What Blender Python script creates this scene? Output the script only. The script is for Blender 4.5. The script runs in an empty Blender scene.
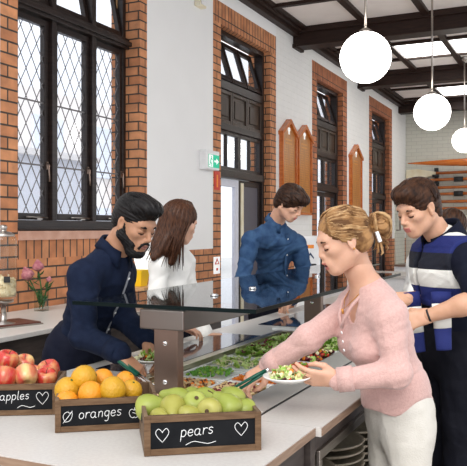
import bpy, math, random
import numpy as np
from mathutils import Vector, Matrix
R_ = random.Random(7)
SC = bpy.context.scene
COL = SC.collection
PI = math.pi
# ---------------------------------------------------------------- camera geometry (used to read real positions off the survey)
F = 729.; CX = 233.5; CY = 228.; EYE = 1.5; YAW = math.radians(25.4)
cs, sn = math.cos(YAW), math.sin(YAW)
RT = Vector((cs, sn, 0)); FW = Vector((-sn, cs, 0)); UP = Vector((0, 0, 1))
def ray(u, v): return RT*((u-CX)/F) + FW + UP*(-(v-CY)/F)
def at(u, v, d): return ray(u, v)*d + Vector((0, 0, EYE))
def onz(u, v, z):
    r = ray(u, v); return r*((z-EYE)/r.z) + Vector((0, 0, EYE))
cam = bpy.data.cameras.new('camera'); co = bpy.data.objects.new('camera', cam); COL.objects.link(co)
co.location = (0, 0, EYE); co.rotation_euler = (PI/2, 0, YAW)
cam.sensor_width = 36; cam.sensor_fit = 'HORIZONTAL'; cam.lens = F/467*36; cam.shift_y = -5/467; cam.clip_start = .05; cam.clip_end = 200
SC.camera = co
SC.view_settings.view_transform = 'Standard'; SC.view_settings.look = 'None'; SC.view_settings.gamma = 1
SC.view_settings.use_curve_mapping = False; SC.view_settings.exposure = 0.62
# ---------------------------------------------------------------- materials
MT = {}
def mat(name, col, rough=.6, metal=0, col2=None, scale=20, bump=0, bscale=None, spec=.5, stretch=None, trans=0, ior=1.45, emit=None, sss=0, detail=3, contrast=(.35,.65), sheen=0, coat=0):
    m = bpy.data.materials.new(name); m.use_nodes = True; nt = m.node_tree; N = nt.nodes; L = nt.links
    b = N['Principled BSDF']
    b.inputs['Base Color'].default_value = (*col, 1); b.inputs['Roughness'].default_value = rough; b.inputs['Metallic'].default_value = metal
    b.inputs['Specular IOR Level'].default_value = spec; b.inputs['IOR'].default_value = ior
    b.inputs['Transmission Weight'].default_value = trans
    if sss: b.inputs['Subsurface Weight'].default_value = sss; b.inputs['Subsurface Radius'].default_value = (.01, .004, .002); b.inputs['Subsurface Scale'].default_value = .5
    if sheen: b.inputs['Sheen Weight'].default_value = sheen
    if coat: b.inputs['Coat Weight'].default_value = coat; b.inputs['Coat Roughness'].default_value = .1
    if emit: b.inputs['Emission Color'].default_value = (*emit[0], 1); b.inputs['Emission Strength'].default_value = emit[1]
    tc = N.new('ShaderNodeTexCoord'); mp = N.new('ShaderNodeMapping'); L.new(tc.outputs['Object'], mp.inputs['Vector'])
    if stretch: mp.inputs['Scale'].default_value = stretch
    c2 = col2 or tuple(min(1, c*1.06+.002) for c in col)
    nz = N.new('ShaderNodeTexNoise'); nz.inputs['Scale'].default_value = scale; nz.inputs['Detail'].default_value = detail
    L.new(mp.outputs[0], nz.inputs['Vector'])
    rp = N.new('ShaderNodeValToRGB'); rp.color_ramp.elements[0].position = contrast[0]; rp.color_ramp.elements[1].position = contrast[1]
    rp.color_ramp.elements[0].color = (*col, 1); rp.color_ramp.elements[1].color = (*c2, 1)
    L.new(nz.outputs['Fac'], rp.inputs['Fac']); L.new(rp.outputs['Color'], b.inputs['Base Color'])
    if bump:
        n2 = N.new('ShaderNodeTexNoise'); n2.inputs['Scale'].default_value = bscale or scale*2; n2.inputs['Detail'].default_value = 3
        L.new(mp.outputs[0], n2.inputs['Vector'])
        bp = N.new('ShaderNodeBump'); bp.inputs['Strength'].default_value = bump; bp.inputs['Distance'].default_value = .01
        L.new(n2.outputs['Fac'], bp.inputs['Height']); L.new(bp.outputs[0], b.inputs['Normal'])
    MT[name] = m; return m
def brickmat(name, vert=False, c1=(.60,.27,.125), c2=(.44,.165,.07), mort=(.06,.045,.035), bw=.215, rh=.086, ms=.0075, off=.5, white=False):
    m = bpy.data.materials.new(name); m.use_nodes = True; nt = m.node_tree; N = nt.nodes; L = nt.links; b = N['Principled BSDF']
    b.inputs['Roughness'].default_value = .8
    tc = N.new('ShaderNodeTexCoord'); sx = N.new('ShaderNodeSeparateXYZ'); L.new(tc.outputs['Object'], sx.inputs[0])
    ad = N.new('ShaderNodeMath'); ad.operation = 'ADD'; L.new(sx.outputs[0], ad.inputs[0]); L.new(sx.outputs[1], ad.inputs[1])
    cb = N.new('ShaderNodeCombineXYZ')
    if vert: L.new(sx.outputs[2], cb.inputs[0]); L.new(ad.outputs[0], cb.inputs[1])
    else: L.new(ad.outputs[0], cb.inputs[0]); L.new(sx.outputs[2], cb.inputs[1])
    br = N.new('ShaderNodeTexBrick'); L.new(cb.outputs[0], br.inputs['Vector'])
    br.inputs['Scale'].default_value = 1; br.inputs['Brick Width'].default_value = bw; br.inputs['Row Height'].default_value = rh
    br.inputs['Mortar Size'].default_value = ms; br.offset = off; br.inputs['Color1'].default_value = (*c1, 1); br.inputs['Color2'].default_value = (*c2, 1)
    br.inputs['Mortar'].default_value = (*mort, 1); br.inputs['Bias'].default_value = -.25; br.inputs['Mortar Smooth'].default_value = .2
    nz = N.new('ShaderNodeTexNoise'); nz.inputs['Scale'].default_value = 9; nz.inputs['Detail'].default_value = 5; L.new(tc.outputs['Object'], nz.inputs['Vector'])
    mx = N.new('ShaderNodeMix'); mx.data_type = 'RGBA'; mx.blend_type = 'MULTIPLY'; mx.inputs[0].default_value = .06 if white else .7
    rp = N.new('ShaderNodeValToRGB'); rp.color_ramp.elements[0].position = .3; rp.color_ramp.elements[0].color = (.62,.6,.62,1); rp.color_ramp.elements[1].position = .7; rp.color_ramp.elements[1].color = (1.25,1.2,1.15,1)
    L.new(nz.outputs['Fac'], rp.inputs[0]); L.new(br.outputs['Color'], mx.inputs[6]); L.new(rp.outputs[0], mx.inputs[7]); L.new(mx.outputs[2], b.inputs['Base Color'])
    bp = N.new('ShaderNodeBump'); bp.inputs['Strength'].default_value = .6; bp.inputs['Distance'].default_value = .006; bp.invert = True
    L.new(br.outputs['Fac'], bp.inputs['Height']); L.new(bp.outputs[0], b.inputs['Normal'])
    MT[name] = m; return m
def thinglass(name, tint=(1,1,1), gloss=.06, rough=.02):
    m = bpy.data.materials.new(name); m.use_nodes = True; nt = m.node_tree; N = nt.nodes; L = nt.links
    N.remove(N['Principled BSDF']); o = N['Material Output']
    t = N.new('ShaderNodeBsdfTransparent'); t.inputs[0].default_value = (*tint, 1)
    g = N.new('ShaderNodeBsdfGlossy'); g.inputs['Roughness'].default_value = rough
    fr0 = N.new('ShaderNodeLayerWeight'); fr0.inputs[0].default_value = .5
    fr = N.new('ShaderNodeMath'); fr.operation = 'POWER'; fr.inputs[1].default_value = 5; L.new(fr0.outputs['Facing'], fr.inputs[0])
    ad = N.new('ShaderNodeMath'); ad.operation = 'ADD'; ad.use_clamp = True; ad.inputs[1].default_value = gloss; L.new(fr.outputs[0], ad.inputs[0])
    mx = N.new('ShaderNodeMixShader'); L.new(ad.outputs[0], mx.inputs[0]); L.new(t.outputs[0], mx.inputs[1]); L.new(g.outputs[0], mx.inputs[2]); L.new(mx.outputs[0], o.inputs[0])
    MT[name] = m; return m
def rampz(name, lo, hi, stops, rough=.8, axis=2, bump=.2):
    m = mat(name, (1,1,1), rough, bump=bump, bscale=120); nt = m.node_tree; N = nt.nodes; L = nt.links
    tc = N.new('ShaderNodeTexCoord'); sx = N.new('ShaderNodeSeparateXYZ'); L.new(tc.outputs['Object'], sx.inputs[0])
    mr = N.new('ShaderNodeMapRange'); mr.inputs[1].default_value = lo; mr.inputs[2].default_value = hi; L.new(sx.outputs[axis], mr.inputs[0])
    rp = N.new('ShaderNodeValToRGB'); rp.color_ramp.interpolation = 'CONSTANT'; cr = rp.color_ramp
    while len(cr.elements) > 1: cr.elements.remove(cr.elements[-1])
    cr.elements[0].position = 0; cr.elements[0].color = (*stops[0][1], 1)
    for p, c in stops[1:]:
        e = cr.elements.new((p-lo)/(hi-lo)); e.color = (*c, 1)
    L.new(mr.outputs[0], rp.inputs[0]); L.new(rp.outputs[0], N['Principled BSDF'].inputs['Base Color']); return m

WHITE = mat('white_plaster', (.87,.865,.85), .7, scale=3, col2=(.885,.88,.865))
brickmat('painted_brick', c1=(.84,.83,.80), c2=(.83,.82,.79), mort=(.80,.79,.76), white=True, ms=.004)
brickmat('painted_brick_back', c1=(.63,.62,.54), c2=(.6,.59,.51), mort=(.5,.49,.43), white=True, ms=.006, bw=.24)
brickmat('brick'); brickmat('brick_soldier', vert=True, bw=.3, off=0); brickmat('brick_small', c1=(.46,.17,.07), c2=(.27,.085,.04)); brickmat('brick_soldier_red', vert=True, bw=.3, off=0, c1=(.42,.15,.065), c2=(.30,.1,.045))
mat('terracotta_sill', (.50,.27,.19), .55, col2=(.6,.36,.27), scale=8)
mat('dark_timber', (.012,.007,.006), .36, col2=(.026,.016,.013), scale=6, stretch=(1,1,8), bump=.15, spec=.45)
mat('beam_timber', (.017,.008,.006), .5, spec=.3, col2=(.032,.015,.010), scale=6, stretch=(1,8,8))
mat('panel_timber', (.03,.018,.012), .3, col2=(.06,.038,.025), scale=5, stretch=(6,6,1))
mat('ceiling_panel', (.88,.83,.80), .8, scale=4)
mat('skylight', (1,1,1), .5, emit=((1,.985,.96), 5))
mat('lamp_glass', (1,1,1), .3, emit=((1,.965,.90), 7))
mat('floor_tile', (.34,.30,.26), .35, col2=(.42,.38,.33), scale=6)
mat('worktop', (.58,.55,.52), .3, col2=(.61,.585,.55), scale=90, contrast=(.45,.55), spec=.5)
mat('ply_edge', (.24,.15,.10), .5, col2=(.33,.22,.15), scale=10, stretch=(1,1,12))
mat('cabinet_dark', (.035,.026,.024), .45, col2=(.075,.058,.05), scale=5, stretch=(1,1,6))
mat('steel', (.38,.345,.31), .28, 1, col2=(.45,.41,.375), scale=14, stretch=(1,1,14), bump=.03)
mat('steel_warm', (.26,.185,.145), .36, 1, col2=(.28,.205,.165), scale=6)
mat('steel_dark', (.21,.185,.165), .32, 1, scale=8)
mat('steel_lip', (.66,.64,.61), .42, .6, scale=10)
mat('steel_well', (.50,.47,.34), .28, 1, scale=10, bump=.03)
mat('chrome', (.8,.8,.8), .12, 1)
mat('black_glass', (.012,.016,.03), .06, spec=.8)
thinglass('window_glass', (.97,.98,1), .03); thinglass('clear_glass', (.93,.96,.95), .03); thinglass('shelf_glass', (.70,.74,.74), .20, .01)
mat('glass_edge', (.003,.008,.008), .3, spec=.1)
mat('lead', (.16,.15,.15), .5, .3)
mat('gold_wood', (.40,.15,.03), .3, col2=(.54,.23,.055), scale=5, stretch=(6,6,1), coat=.4)
mat('gilt', (.56,.25,.05), .4, .3)
mat('orange_wood', (.50,.115,.018), .22, col2=(.62,.18,.03), scale=5, stretch=(1,8,8), coat=.6)
mat('cream_paint', (.86,.80,.62), .4, col2=(.78,.68,.46), scale=7)
mat('black', (.012,.012,.013), .5); mat('white_plastic', (.82,.82,.82), .35); mat('white_ceramic', (.84,.84,.81), .18, coat=.3)
mat('crate_wood', (.07,.04,.024), .65, spec=.2, col2=(.14,.085,.05), scale=9, stretch=(9,9,1), bump=.25)
mat('crate_wood_side', (.10,.06,.035), .6, col2=(.20,.13,.075), scale=7, stretch=(1,1,9), bump=.25)
mat('crate_trim', (.11,.062,.033), .6, spec=.2, col2=(.17,.10,.055), scale=9, stretch=(2,2,12), bump=.2)
mat('chalkboard', (.007,.0075,.009), .8, spec=.15, col2=(.012,.0125,.014), scale=14); mat('chalk', (.85,.85,.84), .9, bump=.3, bscale=300)
mat('packing_paper', (.25,.17,.1), .9, bump=.4)
mat('exit_green', (.0,.36,.20), .4, emit=((0,.5,.28), .35)); mat('sign_white', (.85,.88,.86), .4, emit=((1,1,1), .25))
mat('sign_red', (.62,.05,.03), .5); mat('sign_orange', (.85,.27,.03), .5); mat('sign_navy', (.01,.03,.10), .5)
mat('skin_olive', (.40,.20,.115), .5, col2=(.46,.235,.14), scale=25, sss=.08); mat('skin_fair', (.60,.335,.225), .48, col2=(.66,.375,.26), scale=22, sss=.1)
mat('skin_tan', (.58,.32,.20), .48, col2=(.64,.36,.24), scale=22, sss=.1)
mat('lips', (.50,.16,.13), .4); mat('lips_dark', (.30,.12,.09), .45); mat('mouth_dark', (.08,.02,.02), .5); mat('teeth', (.8,.78,.72), .3)
mat('hair_black', (.003,.0025,.0025), .45, col2=(.010,.008,.008), spec=.25, scale=60, stretch=(1,1,3)); mat('hair_brown', (.018,.008,.005), .45, spec=.2, col2=(.065,.027,.013), scale=60, stretch=(1,1,.5))
mat('hair_dark_brown', (.014,.007,.005), .45, spec=.2, col2=(.05,.022,.012), scale=60); mat('hair_blonde', (.13,.058,.02), .45, spec=.25, col2=(.36,.19,.075), scale=28, contrast=(.4,.6)); mat('hair_blonde_light', (.52,.33,.16), .45, spec=.25, col2=(.32,.17,.07), scale=45); mat('hair_long', (.025,.010,.006), .42, spec=.2, col2=(.09,.036,.018), scale=60, stretch=(3,3,.5))
mat('navy_cloth', (.0042,.0085,.025), .85, col2=(.007,.013,.034), spec=.2, scale=30, bump=.15, bscale=250); mat('denim', (.020,.050,.120), .85, spec=.2, col2=(.042,.092,.185), scale=16, bump=.2, bscale=250, detail=5)
mat('white_cloth', (.80,.79,.76), .8, bump=.15, bscale=60); mat('pink_knit', (.59,.36,.325), .85, spec=.2, col2=(.65,.415,.375), scale=120, bump=.35, bscale=260, sheen=.3)
mat('white_jeans', (.60,.57,.51), .8, col2=(.66,.63,.57), scale=18, bump=.25, bscale=220); mat('black_cloth', (.0045,.005,.010), .85, spec=.2, col2=(.008,.0085,.014), scale=20, bump=.1)
mat('navy_knit', (.0045,.006,.016), .85, spec=.2, bump=.15); mat('rugby_white', (.76,.75,.70), .85, bump=.2, bscale=200); mat('rugby_blue', (.007,.015,.12), .8, bump=.2, bscale=200)
mat('shoe_black', (.01,.01,.01), .35)
mat('tong_green', (.0,.075,.045), .35)
mat('box_yellow', (.80,.50,.01), .5); mat('board_wood', (.45,.25,.11), .45, col2=(.58,.36,.18), scale=6, stretch=(8,1,1))
mat('leaf', (.16,.36,.03), .45, col2=(.36,.55,.08), scale=40); mat('leaf_light', (.48,.66,.16), .45, col2=(.74,.82,.42), scale=40); mat('leaf_dark', (.015,.06,.012), .5, col2=(.035,.12,.025), scale=30)
mat('beet', (.16,.012,.03), .4); mat('carrot', (.80,.22,.02), .45); mat('pepper_green', (.13,.36,.04), .4); mat('cheese', (.86,.80,.50), .6); mat('nut_tan', (.55,.36,.16), .6, col2=(.68,.5,.28), scale=40); mat('nut_brown', (.14,.05,.02), .5); mat('chickpea', (.66,.50,.26), .6); mat('tomato', (.55,.05,.02), .35)
mat('apple_skin', (.50,.035,.025), .25, col2=(.66,.36,.13), scale=9, stretch=(3,3,.7), coat=.3, contrast=(.46,.72), detail=4); mat('apple_skin_b', (.56,.08,.05), .25, col2=(.68,.5,.2), scale=8, stretch=(3,3,.7), coat=.3, contrast=(.38,.66), detail=4)
mat('orange_skin', (.70,.255,.012), .4, col2=(.78,.33,.02), scale=7, bump=.35, bscale=120); mat('orange_skin_b', (.50,.265,.014), .4, col2=(.66,.34,.016), scale=5, bump=.35, bscale=120)
mat('pear_skin', (.235,.28,.035), .4, col2=(.36,.40,.085), scale=9, bump=.08, bscale=90); mat('pear_skin_b', (.30,.29,.04), .4, col2=(.40,.37,.09), scale=12, bump=.08, bscale=90)
mat('stem', (.08,.045,.02), .8); mat('petal_pink', (.34,.10,.13), .7, col2=(.50,.22,.23), scale=40); mat('cereal', (.62,.46,.26), .8, col2=(.78,.66,.45), scale=40)
mat('facade', (.86,.80,.76), .9, col2=(.9,.86,.83), scale=2); mat('facade_grey', (.72,.77,.86), .9); mat('pavement', (.55,.55,.53), .9); mat('door_grey', (.10,.095,.115), .35); mat('grey_trim', (.22,.23,.26), .7); mat('lavender_paint', (.66,.67,.74), .5); mat('tray_red', (.10,.03,.02), .4); mat('stone_bowl', (.26,.22,.16), .35, col2=(.34,.29,.22), scale=60); mat('glass_olive', (.10,.085,.03), .2)
# ---------------------------------------------------------------- mesh builder
class MB:
    def __init__(s): s.v = []; s.f = []; s.m = []; s.mats = []; s.sm = []
    def mi(s, name):
        if name not in s.mats: s.mats.append(name)
        return s.mats.index(name)
    def add(s, vs, fs, m, smooth=False):
        o = len(s.v); s.v += [tuple(p) for p in vs]; i = s.mi(m)
        for f in fs: s.f.append(tuple(o+k for k in f)); s.m.append(i); s.sm.append(smooth)
        return s
    def obox(s, c, ax, h, m):
        c = Vector(c); a = [Vector(x).normalized()*k for x, k in zip(ax, h)]
        vs = [c + a[0]*i + a[1]*j + a[2]*k for i in (-1,1) for j in (-1,1) for k in (-1,1)]
        return s.add(vs, [(0,1,3,2),(4,6,7,5),(0,4,5,1),(2,3,7,6),(0,2,6,4),(1,5,7,3)], m)
    def box(s, lo, hi, m):
        c = [(a+b)/2 for a, b in zip(lo, hi)]; h = [abs(b-a)/2 for a, b in zip(lo, hi)]
        return s.obox(c, ((1,0,0),(0,1,0),(0,0,1)), h, m)
    def tube(s, pts, rad, m, n=8, flat=1, cap=True, nrm=None):
        pts = [Vector(p) for p in pts]
        if not isinstance(rad, (list, tuple)): rad = [rad]*len(pts)
        rings = []; ref = Vector(nrm) if nrm else None
        for i, p in enumerate(pts):
            t = (pts[min(i+1, len(pts)-1)] - pts[max(i-1, 0)])
            if t.length < 1e-9: t = Vector((0,0,1))
            t.normalize()
            if ref is None: ref = Vector((0,0,1)) if abs(t.z) < .9 else Vector((1,0,0))
            a = t.cross(ref)
            if a.length < 1e-5: a = t.cross(Vector((.3,.9,.1)))
            a.normalize(); b = a.cross(t).normalized()
            if not nrm: ref = b
            rings.append([p + a*math.cos(2*PI*k/n)*rad[i] + b*math.sin(2*PI*k/n)*rad[i]*flat for k in range(n)])
        vs = [q for r in rings for q in r]; fs = []
        for i in range(len(pts)-1):
            for k in range(n):
                fs.append((i*n+k, i*n+(k+1)%n, (i+1)*n+(k+1)%n, (i+1)*n+k))
        if cap: fs.append(tuple(range(n))[::-1]); fs.append(tuple((len(pts)-1)*n+k for k in range(n)))
        return s.add(vs, fs, m, True)
    def lathe(s, prof, c, m, n=24, ax=None, sx=1, sy=1):
        c = Vector(c); q = Vector(ax).to_track_quat('Z', 'Y') if ax else None
        vs = []; fs = []
        for r, z in prof:
            for k in range(n):
                p = Vector((r*math.cos(2*PI*k/n)*sx, r*math.sin(2*PI*k/n)*sy, z))
                if q: p = q @ p
                vs.append(c+p)
        for i in range(len(prof)-1):
            for k in range(n): fs.append((i*n+k, i*n+(k+1)%n, (i+1)*n+(k+1)%n, (i+1)*n+k))
        return s.add(vs, fs, m, True)
    def prism(s, poly, dvec, m):
        n = len(poly); d = Vector(dvec); vs = [Vector(p) for p in poly] + [Vector(p)+d for p in poly]
        return s.add(vs, [tuple(range(n))[::-1], tuple(range(n, 2*n))] + [(i, (i+1)%n, n+(i+1)%n, n+i) for i in range(n)], m)
    def build(s, name, parent=None, bevel=0, rn=True):
        me = bpy.data.meshes.new(name); off = Vector(parent.location) if parent else Vector((0,0,0))
        if parent and parent.parent: off = off + Vector(parent.parent.location)
        me.from_pydata([Vector(p)-off for p in s.v], [], s.f)
        for k in s.mats: me.materials.append(MT[k])
        me.polygons.foreach_set('material_index', s.m); me.polygons.foreach_set('use_smooth', s.sm)
        me.update()
        if rn:
            import bmesh
            bm = bmesh.new(); bm.from_mesh(me); bmesh.ops.recalc_face_normals(bm, faces=bm.faces); bm.to_mesh(me); bm.free()
        o = bpy.data.objects.new(name, me); COL.objects.link(o)
        if parent: o.parent = parent
        if bevel:
            md = o.modifiers.new('bevel', 'BEVEL'); md.width = bevel; md.segments = 2; md.limit_method = 'ANGLE'
        return o
def tag(o, label=None, cat=None, group=None, kind=None):
    if label: o['label'] = label
    if cat: o['category'] = cat
    if group: o['group'] = group
    if kind: o['kind'] = kind
    return o
def thing(name, loc, label, cat, group=None):
    o = bpy.data.objects.new(name, None); COL.objects.link(o); o.location = loc; o.empty_display_size = .1
    return tag(o, label, cat, group)
def struct(o): o['kind'] = 'structure'; return o
# ---------------------------------------------------------------- distance-field sculpting
def cap(p0, p1, r0, r1, k=.02, sub=False, flat=None): return dict(t='c', a=np.array(p0, float), b=np.array(p1, float), r0=r0, r1=r1, k=k, sub=sub, flat=flat)
def ell(c, r, ax=None, k=.02, sub=False): return dict(t='e', c=np.array(c, float), r=np.array(r, float), ax=np.array([list(a) for a in ax], float) if ax is not None else np.eye(3), k=k, sub=sub)
def sculpt(prims, res, cuts=(), disp=None):
    lo = np.full(3, 1e9); hi = -lo
    bbs = []
    for p in prims:
        if p['t'] == 'c':
            rr = max(p['r0'], p['r1']); l = np.minimum(p['a'], p['b'])-rr; h = np.maximum(p['a'], p['b'])+rr
        else:
            rr = max(p['r']); l = p['c']-rr; h = p['c']+rr
        m = p['k'] + 4*res; bbs.append((l-m, h+m))
        if not p['sub']: lo = np.minimum(lo, l-m); hi = np.maximum(hi, h+m)
    n = np.ceil((hi-lo)/res).astype(int)+1
    A = np.full(n, 9., np.float32)
    ax = [lo[i]+res*np.arange(n[i]) for i in range(3)]
    for p, (l, h) in zip(prims, bbs):
        i0 = np.clip(((l-lo)/res).astype(int), 0, n-1); i1 = np.clip(((h-lo)/res).astype(int)+1, 1, n)
        if (i1 <= i0).any(): continue
        sl = tuple(slice(a, b) for a, b in zip(i0, i1))
        X = ax[0][sl[0]][:, None, None]; Y = ax[1][sl[1]][None, :, None]; Z = ax[2][sl[2]][None, None, :]
        if p['t'] == 'c':
            ab = p['b']-p['a']; L2 = max(ab@ab, 1e-12)
            dx, dy, dz = X-p['a'][0], Y-p['a'][1], Z-p['a'][2]
            t = np.clip((dx*ab[0]+dy*ab[1]+dz*ab[2])/L2, 0, 1)
            ex, ey, ez = dx-t*ab[0], dy-t*ab[1], dz-t*ab[2]
            if p['flat'] is not None:
                fv, fr = p['flat']; q = (ex*fv[0]+ey*fv[1]+ez*fv[2])*(1/fr-1)
                ex = ex+q*fv[0]; ey = ey+q*fv[1]; ez = ez+q*fv[2]
            d = np.sqrt(ex*ex+ey*ey+ez*ez)-(p['r0']+(p['r1']-p['r0'])*t)
            if p['flat'] is not None: d = d*min(1, (fr+1)/2)
        else:
            dx, dy, dz = X-p['c'][0], Y-p['c'][1], Z-p['c'][2]
            q = [dx*a[0]+dy*a[1]+dz*a[2] for a in p['ax']]
            k0 = np.sqrt(sum((q[i]/p['r'][i])**2 for i in range(3))); k1 = np.sqrt(sum((q[i]/p['r'][i]**2)**2 for i in range(3)))+1e-9
            d = k0*(k0-1)/k1
        a = A[sl]; k = max(p['k'], 1e-4)
        if p['sub']:
            d = -d; hh = np.maximum(k-np.abs(a-d), 0)/k; A[sl] = np.maximum(a, d)+hh*hh*k*.25
        else:
            hh = np.maximum(k-np.abs(a-d), 0)/k; A[sl] = np.minimum(a, d)-hh*hh*k*.25
    X, Y, Z = ax[0][:, None, None], ax[1][None, :, None], ax[2][None, None, :]
    if disp is not None: A = (A+disp(X, Y, Z)).astype(np.float32)
    for c in cuts: A = np.maximum(A, c(X, Y, Z)).astype(np.float32)
    I = A < 0
    c8 = {}
    for i in (0,1):
        for j in (0,1):
            for k in (0,1):
                c8[i,j,k] = (slice(i, n[0]-1+i), slice(j, n[1]-1+j), slice(k, n[2]-1+k))
    cnt = sum(I[s].astype(np.int8) for s in c8.values()); act = (cnt > 0) & (cnt < 8)
    idx = np.argwhere(act); vid = np.full(act.shape, -1, np.int64); vid[act] = np.arange(len(idx))
    acc = np.zeros((len(idx), 3)); num = np.zeros(len(idx))
    for (i,j,k) in c8:
        for a in range(3):
            if (i,j,k)[a]: continue
            o2 = [i,j,k]; o2[a] = 1
            va = A[idx[:,0]+i, idx[:,1]+j, idx[:,2]+k]; vb = A[idx[:,0]+o2[0], idx[:,1]+o2[1], idx[:,2]+o2[2]]
            cr = (va < 0) != (vb < 0); t = np.where(cr, va/np.where(cr, va-vb, 1), 0)
            p = np.tile(np.array([i,j,k], float), (len(idx), 1)); p[:, a] += t
            acc[cr] += p[cr]; num[cr] += 1
    V = lo + (idx + acc/np.maximum(num, 1)[:, None])*res
    Fs = []
    for a in range(3):
        b, c = (a+1)%3, (a+2)%3
        s0 = [slice(None)]*3; s1 = [slice(None)]*3; s0[a] = slice(0, -1); s1[a] = slice(1, None)
        ch = I[tuple(s0)] != I[tuple(s1)]; e = np.argwhere(ch)
        e = e[(e[:, b] > 0) & (e[:, c] > 0) & (e[:, b] < n[b]-1) & (e[:, c] < n[c]-1)]
        ins = I[e[:,0], e[:,1], e[:,2]]
        q = []
        for (ob, oc) in ((-1,-1), (0,-1), (0,0), (-1,0)):
            g = e.copy(); g[:, b] += ob; g[:, c] += oc; q.append(vid[g[:,0], g[:,1], g[:,2]])
        q = np.stack(q, 1); q[~ins] = q[~ins][:, ::-1]; Fs.append(q)
    return V, np.concatenate(Fs)
def put(mb, V, Fq, m, frame=None, matfn=None):
    """add a sculpted piece; frame = (origin, ax, ay, az, scale) moves it from its local frame to the room"""
    if frame:
        o, ax_, ay_, az_, s = frame
        W = np.array(o) + s*(V[:, :1]*np.array(ax_) + V[:, 1:2]*np.array(ay_) + V[:, 2:]*np.array(az_))
    else: W = V
    o = len(mb.v); mb.v += [tuple(p) for p in W]; base = mb.mi(m)
    fm = np.full(len(Fq), base)
    if matfn is not None:
        C = V[Fq].mean(1)
        for name, fn in matfn: fm[fn(C)] = mb.mi(name)
    mb.f += [tuple(int(k)+o for k in f) for f in Fq]; mb.m += [int(k) for k in fm]; mb.sm += [True]*len(Fq)
def folds(amp, fr, seed, d=(.3,.3,1)):
    r = random.Random(seed); w = [[r.uniform(-1,1)*fr for _ in range(3)] for _ in range(5)]; ph = [r.uniform(0,6) for _ in range(5)]
    def fn(X, Y, Z):
        s = 0
        for a in range(0, 4):
            t = w[a][0]*X*d[0]*3+w[a][1]*Y*d[1]*3+w[a][2]*Z*d[2]*3+ph[a]
            t2 = w[a+1][2]*X+w[a+1][0]*Y+w[a+1][1]*Z
            q_ = np.sin(t+1.7*np.sin(t2*1.1)); s = s + .5*q_ + np.maximum(.45-np.abs(q_), 0)**2*5*(1 if a % 2 else -1)
        return amp*s/2
    return fn
# ================================================================ THE ROOM
WX = -3.7; CZ = 4.35; BY = 17.25; RX = 4.2
def wall_left():
    m = MB()
    def seg(y0, y1, z0, z1, k='white_plaster', x1=WX, x0=-4.02): m.box((x0, y0, z0), (x1, y1, z1), k)
    # (outer near, opening near, opening far, outer far, z bottom, z top opening)
    ops = [(3.946, 4.128, 5.76, 5.883, 1.48, 3.83), (7.258, 7.459, 8.93, 9.129, 0, 3.83), (10.593, 10.828, 12.2, 12.451, 0, 3.83), (13.934, 14.161, 15.6, 15.858, 0, 3.83)]
    y = -1.5
    for i, (a, b, c, d, zb, zt) in enumerate(ops):
        wk = 'white_plaster' if i < 2 else 'painted_brick'
        seg(y, a, 1.27, CZ, wk); seg(y, a, 0, 1.27, 'brick')
        seg(a, d, 4.08, CZ, wk)
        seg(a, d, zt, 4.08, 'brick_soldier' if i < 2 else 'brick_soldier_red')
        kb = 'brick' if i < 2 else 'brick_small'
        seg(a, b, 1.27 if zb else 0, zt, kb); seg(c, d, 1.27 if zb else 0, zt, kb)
        if zb:
            seg(a, d, 0, 1.27, 'brick'); seg(b, c, 1.27, 1.41, 'brick_soldier'); seg(b, c, 1.41, 1.478, 'terracotta_sill', x1=WX+.012)
        y = d
    seg(y, BY+.3, 1.27, CZ, 'painted_brick'); seg(y, BY+.3, 0, 1.27, 'brick')
    return struct(m.build('wall_left', rn=False))
wall_left()
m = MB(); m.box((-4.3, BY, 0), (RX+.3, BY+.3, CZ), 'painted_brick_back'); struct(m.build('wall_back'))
m = MB(); m.box((-4.0, -1.5, -.1), (RX, BY, 0), 'floor_tile'); struct(m.build('floor'))
m = MB(); m.box((-4.3, 3.0, CZ), (RX+.3, BY+.3, CZ+.15), 'ceiling_panel'); struct(m.build('ceiling'))
m = MB(); m.box((-30, -10, -.4), (-4.3, 40, -.3), 'pavement'); struct(m.build('ground'))
# right side left open, without a wall, so sky light floods in
# cornice along the left wall
m = MB(); m.box((WX, 3.0, 4.23), (WX+.10, BY, CZ), 'beam_timber'); m.box((WX+.10, 3.0, 4.28), (WX+.16, BY, CZ), 'beam_timber'); m.box((WX+.16, 3.0, 4.315), (WX+.22, BY, CZ), 'beam_timber')
struct(m.build('trim_1', bevel=.006))
m = MB(); m.box((WX, BY-.14, 4.22), (RX, BY, CZ), 'beam_timber'); struct(m.build('trim_2', bevel=.006))
beams = [6.45, 9.77, 13.13, 16.45]
for i, y in enumerate(beams):
    m = MB(); m.box((WX, y, 4.09), (RX, y+.28, CZ), 'beam_timber'); m.box((WX, y-.05, 4.27), (RX, y+.33, CZ), 'beam_timber')
    if i < 3: m.box((WX, y-.03, 4.065), (WX+.06, y+.31, 4.12), 'beam_timber')
    struct(m.build('trim_%d' % (3+i), bevel=.008))
m = MB()
for x in (-2.66, -1.83, -1.0, -.17, .66, 1.5, 2.35, 3.2): m.box((x-.045, 3.0, 4.30), (x+.045, BY, CZ), 'beam_timber')
struct(m.build('trim_7'))
m = MB()
for y in (4.2, 5.3, 7.55, 8.63, 11.2, 12.25, 14.9, 16.1): m.box((WX, y-.035, 4.305), (RX, y+.035, CZ), 'beam_timber')
struct(m.build('trim_8'))
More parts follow.
